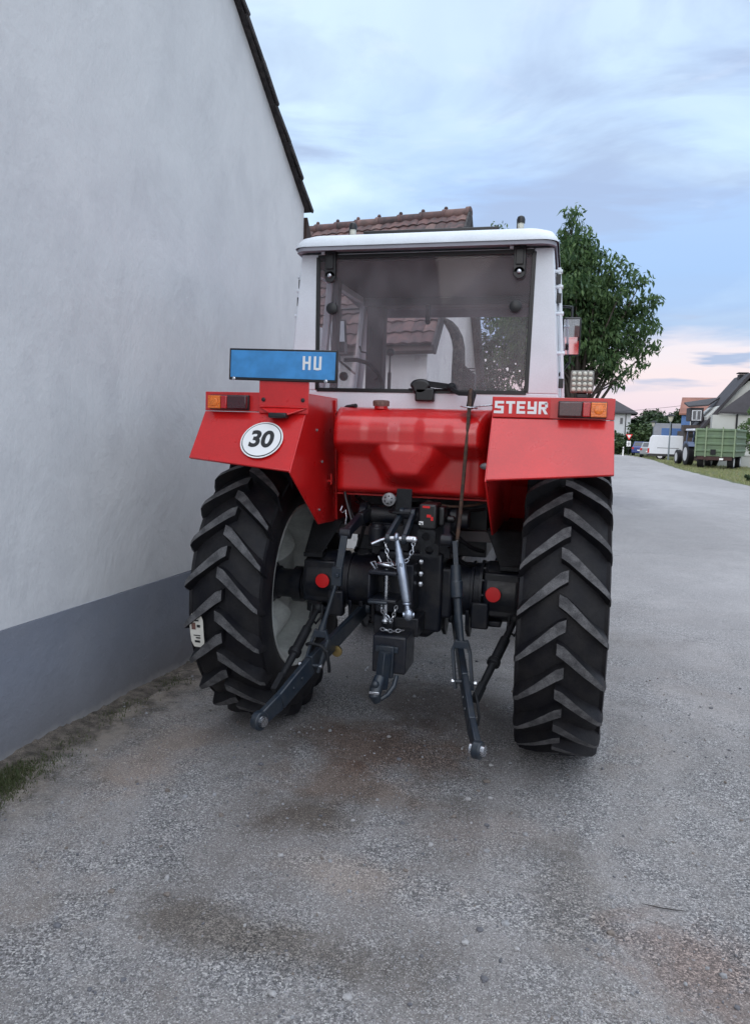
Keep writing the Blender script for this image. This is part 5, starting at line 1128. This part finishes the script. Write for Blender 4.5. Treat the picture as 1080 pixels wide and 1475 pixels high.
# ------------------------------------------------------------------ lamps, signs, wire
def street_lamp(px, py_base_Y, ptop, label):
    p = gp(px, py_base_Y); h = zat(px, ptop, py_base_Y); T_ = thing('street_lamp', label, 'street lamp', p, 0, 'street lamps along the road')
    m = MB(); m.cyl((0, 0, 0), (0, 0, h-.75), .075, .045, 12); m.build('pole', mat('lamp_pole', (.16, .19, .21), .6) if 'lamp_pole' not in MATS else MATS['lamp_pole'], T_)
    m = MB(); m.lathe([(0, .10), (.10, .16), (.42, .24), (.44, .24)], (0, 0, h-.75), (0, 0, 1), 16); m.build('globe', LENSG, T_)
    m = MB(); m.lathe([(0, .42), (.04, .42), (.16, .15), (.20, .05)], (0, 0, h-.31), (0, 0, 1), 20); m.build('lamp_hood', IRON, T_)
street_lamp(962.5, 62.5, 594, 'nearer and taller street lamp standing in front of the white van')
street_lamp(938.5, 80, 604, 'farther street lamp rising behind the white van roof')
p = gp(904.3, 76); RS = thing('road_sign', 'give-way sign with a white plate below it on one post', 'sign', p, rzv(p))
m = MB(); m.cyl((0, 0.03, 0), (0, .03, 2.2), .035); m.build('post', IRON, RS)
m = MB(); m.prism([(-.34, 0, 2.15), (.34, 0, 2.15), (0, 0, 1.55)], (0, -.02, 0)); tb = m.build('triangle', REFL, RS, smooth=False)
m = MB(); m.prism([(-.20, -.021, 2.07), (.20, -.021, 2.07), (0, -.021, 1.72)], (0, -.01, 0)); m.build('triangle_face', PWHITE, tb, smooth=False)
m = MB(); m.b2((-.20, -.02, .92), (.20, 0, 1.46)); tb = m.build('lower_plate', PWHITE, RS, smooth=False)
m = MB(); m.b2((-.02, -.03, 1.0), (.04, -.0205, 1.38)); m.b2((-.14, -.03, 1.15), (.12, -.0205, 1.20)); m.build('plate_symbol', PBLACK, tb, smooth=False)
p = gp(896.8, 73); MP = thing('marker_post', 'short white marker post at the end of the road', 'post', p, rzv(p)); m = MB(); m.prism([(-.07, 0, 0), (.07, 0, 0), (.06, 0, .92), (-.05, 0, .86)], (0, .09, 0)); m.build('post', PWHITE, MP, smooth=False); m = MB(); m.b2((-.04, -.01, .66), (.04, -.001, .76)); m.build('reflector', PBLACK, MP, smooth=False)
a = ray_at(800, 596, Y=95); b_ = ray_at(1000, 582, Y=80); m = MB(); m.tube([a.lerp(b_, t)+Vector((0, 0, -.8*4*t*(1-t)*.3)) for t in [k/12 for k in range(13)]], .018, 5); o = m.build('power_line', IRON, None); tag(o, 'thin overhead wire crossing the sky above the distant white house', 'cable')
for e_ in (a, b_):
    pass

# ------------------------------------------------------------------ vehicles down the road
def roadwheel(m_, x, y, r, w, par, rim=CHROME, axis=(0, 1, 0)):
    A_ = Vector(axis); t = MB(); t.lathe([(-w/2, r*.62), (-w/2, r*.93), (-w/2+.03, r), (w/2-.03, r), (w/2, r*.93), (w/2, r*.62)], (x, y, r), A_, 24); o = t.build('wheel', RUB, par)
    t = MB(); t.lathe([(-w/2-.004, r*.60), (-w/2+.02, r*.5), (w/2-.02, r*.5), (w/2+.004, r*.60)], (x, y, r), A_, 20); t.build('rim', rim, o)
VANW = mat('van_white', (.62, .64, .68), .35, coat=.3, var=.06)
p = gp(932, 64); VN = thing('white_van', 'long white panel van parked on the grass behind the tractor and trailer', 'van', p, rzv(p)-.12)
L_, hV = 5.4, zat(950, 627, 64); m = MB(); pr = [(.18, .34), (.0, .40), (.02, .95), (.14, hV-.22), (.30, hV), (3.9, hV), (4.25, hV-.15), (4.75, 1.30), (5.35, 1.05), (5.45, .75), (5.42, .34)]
m.prism([(x, 0, z) for x, z in pr], (0, 1.85, 0)); vb_ = m.build('body', VANW, VN, bevel=.06, seg=3)
m = MB(); m.b2((.02, -.012, .30), (5.3, .0, .50)); m.build('side_trim', PLAS, VN); m = MB(); m.b2((.75, -.010, .98), (2.5, -.001, 1.02)); m.build('side_rail', IRON, vb_)
m = MB(); m.b2((-.01, -.008, .55), (.14, .1, .95)); m.build('tail_light', REDLENS, VN)
m = MB(); m.prism([(4.0, -.01, hV-.3), (4.3, -.01, hV-.3), (4.7, -.01, 1.32), (3.7, -.01, 1.32), (3.7, -.01, hV-.3)], (0, .012, 0)); m.build('side_window', WIN, VN)
for x in (1.02, 4.45): roadwheel(None, x, .12, .33, .22, VN); roadwheel(None, x, 1.73, .33, .22, VN)
CARB = mat('car_blue', (.025, .045, .19), .3, coat=.5); CARS = mat('car_silver', (.25, .27, .29), .3, coat=.5)
def car(px, Y, label, m_, rz_=0., name='parked_car'):
    p = gp(px, Y); T_ = thing(name, label, 'car', p, rzv(p)+rz_, 'cars parked beyond the van')
    m = MB(); prs = [(-.80, .28), (-.82, .75), (-.76, .92), (.76, .92), (.82, .75), (.80, .28)]; m.prism([(x, 0, z) for x, z in prs], (0, 4.0, 0)); m.build('body', m_, T_, bevel=.08, seg=3)
    m = MB(); m.add([(-.74, .25, .92), (.74, .25, .92), (.74, 3.0, .92), (-.74, 3.0, .92), (-.60, .55, 1.42), (.60, .55, 1.42), (.60, 2.2, 1.42), (-.60, 2.2, 1.42)], [(0, 1, 5, 4), (1, 2, 6, 5), (2, 3, 7, 6), (3, 0, 4, 7), (4, 5, 6, 7)]); m.build('cabin', m_, T_, bevel=.05)
    m = MB(); m.add([(-.60, .285, 1.00), (.60, .285, 1.00), (.52, .50, 1.36), (-.52, .50, 1.36)], [(0, 1, 2, 3)]); m.build('rear_window', WIN, T_, smooth=False)
    for s in (-1, 1):
        m = MB(); m.b2((s*.60, -.02, .66), (s*.79, .05, .86)); m.build('tail_light', REDLENS, T_)
        for y in (.75, 3.2): roadwheel(None, s*.72, y, .30, .18, T_, CHROME, (1, 0, 0))
    m = MB(); m.b2((-.26, -.025, .50), (.26, -.0, .61)); m.build('number_plate', PWHITE, T_)
car(921, 76, 'small dark blue car seen from behind near the end of the road', CARB, -.05)
car(934, 70, 'grey car mostly hidden behind the rear of the white van', CARS, -.05)
# second tractor, ahead of the trailer
TBLUE = mat('tractor_blue', (.05, .08, .16), .4, coat=.3); WRIM = mat('pale_rim', (.50, .50, .50), .6)
p = gp(1011, 50.5); T2 = thing('blue_tractor', 'blue-grey tractor parked on the grass in front of the green trailer', 'tractor', p, rzv(p)+.30)
m = MB(); m.b2((-.30, 0, .55), (.30, 3.0, 1.25)); m.b2((-.35, 1.6, .9), (.35, 3.3, 1.5)); m.build('body', TBLUE, T2, bevel=.06)
m = MB()
for sx in (-1, 1):
    for y in (.1, 1.45): m.prism([(sx*.72, y, 1.1), (sx*.72, y+.09, 1.1), (sx*.62, y+.09, 2.35), (sx*.62, y, 2.35)], (-sx*.07, 0, 0))
m.b2((-.75, .0, 1.0), (.75, 1.5, 1.2)); cb2 = m.build('cab', TBLUE, T2, bevel=.02); m = MB(); m.b2((-.70, -.05, 2.35), (.70, 1.65, 2.50)); m.build('roof', VANW, cb2, bevel=.05)
m = MB(); m.prism([(-.66, .14, 1.22), (.66, .14, 1.22), (.58, .14, 2.33), (-.58, .14, 2.33)], (0, .02, 0)); m.build('rear_window', WIN, cb2)
for sx in (-1, 1):
    roadwheel(None, sx*.80, .35, .78, .42, T2, WRIM, (1, 0, 0)); roadwheel(None, sx*.78, 2.7, .52, .32, T2, WRIM, (1, 0, 0))
    m = MB(); m.prism([(sx*.60, -.45, 1.30), (sx*.60, -.1, 1.62), (sx*.60, .8, 1.62), (sx*.60, 1.1, 1.3)], (sx*.40, 0, 0)); m.build('fender', TBLUE, T2, bevel=.02); m = MB(); m.b2((sx*.66, 0, 1.9), (sx*.95, .05, 2.15)); m.build('mirror', PLAS, cb2)
# green tipping trailer
TG = mat('trailer_green', (.115, .175, .095), .6, var=.3, vscale=2, c2=(.085, .125, .080)); TGD = mat('trailer_frame', (.05, .018, .016), .7, var=.4)
p = ray_at(1027, 675.5, Z=0); TT = thing('tipping_trailer', 'green farm trailer with ribbed sides parked on the grass verge', 'trailer', p, rzv(p)-.16)
wd = 2.28; z0t, z1t = .78, zat(1027, 617, p.y); m = MB(); nb_ = 4; hb_ = (z1t-z0t)/nb_
prf = []
for i in range(nb_):
    z = z0t+i*hb_; prf += [(0, z), (0, z+hb_*.55), (.05, z+hb_*.68), (.05, z+hb_*.88), (0, z+hb_)]
def ribbed(m, ax0, ln, nrm, o):
    V = []
    for u in (0, ln):
        for d_, z in prf: V.append(Vector(o)+Vector(ax0)*u+Vector(nrm)*(d_)+Vector((0, 0, z)))
    k = len(prf); m.add(V, [(i, i+1, k+i+1, k+i) for i in range(k-1)])
m.b2((-wd/2+.02, .02, z0t), (wd/2-.02, 4.3, z0t+.1)); ribbed(m, (1, 0, 0), wd, (0, -1, 0), (-wd/2, 0, 0)); ribbed(m, (0, 1, 0), 4.3, (1, 0, 0), (wd/2, 0, 0)); ribbed(m, (0, 1, 0), 4.3, (-1, 0, 0), (-wd/2, 0, 0)); ribbed(m, (1, 0, 0), wd, (0, 1, 0), (-wd/2, 4.3, 0))
m.prism([(-wd/2+.15, -.01, z1t), (wd/2-.15, -.01, z1t), (wd/2-.35, -.01, z1t+.0), (-wd/2+.35, -.01, z1t)], (0, .03, .002)); bd = m.build('body', TG, TT, ang=20)
for x in (-wd/2+.04, -.52, .42, wd/2-.04):
    m = MB(); m.b2((x-.035, -.09, z0t-.05), (x+.035, -.05, z1t+.10 if abs(x) < 1 else z1t)); m.build('body_post', mat('post_green', (.20, .26, .16), .6) if 'post_green' not in MATS else MATS['post_green'], TT)
m = MB(); m.b2((-1.0, -.02, .55), (1.0, .06, .76)); m.b2((-.45, .0, .5), (-.35, 4.2, .76)); m.b2((.35, 0, .5), (.45, 4.2, .76)); m.build('chassis', TGD, TT)
m = MB(); m.b2((.30, -.035, .56), (.52, -.022, .68)); m.build('number_plate', PWHITE, TT); m = MB(); m.b2((-.22, -.10, z0t+.1), (.08, -.052, z0t+.42)); m.build('grain_hatch', IRON, TT)
for y in (.75, 3.4):
    for sx in (-1, 1): roadwheel(None, sx*.86, y, .42, .34, TT, WRIM, (1, 0, 0))
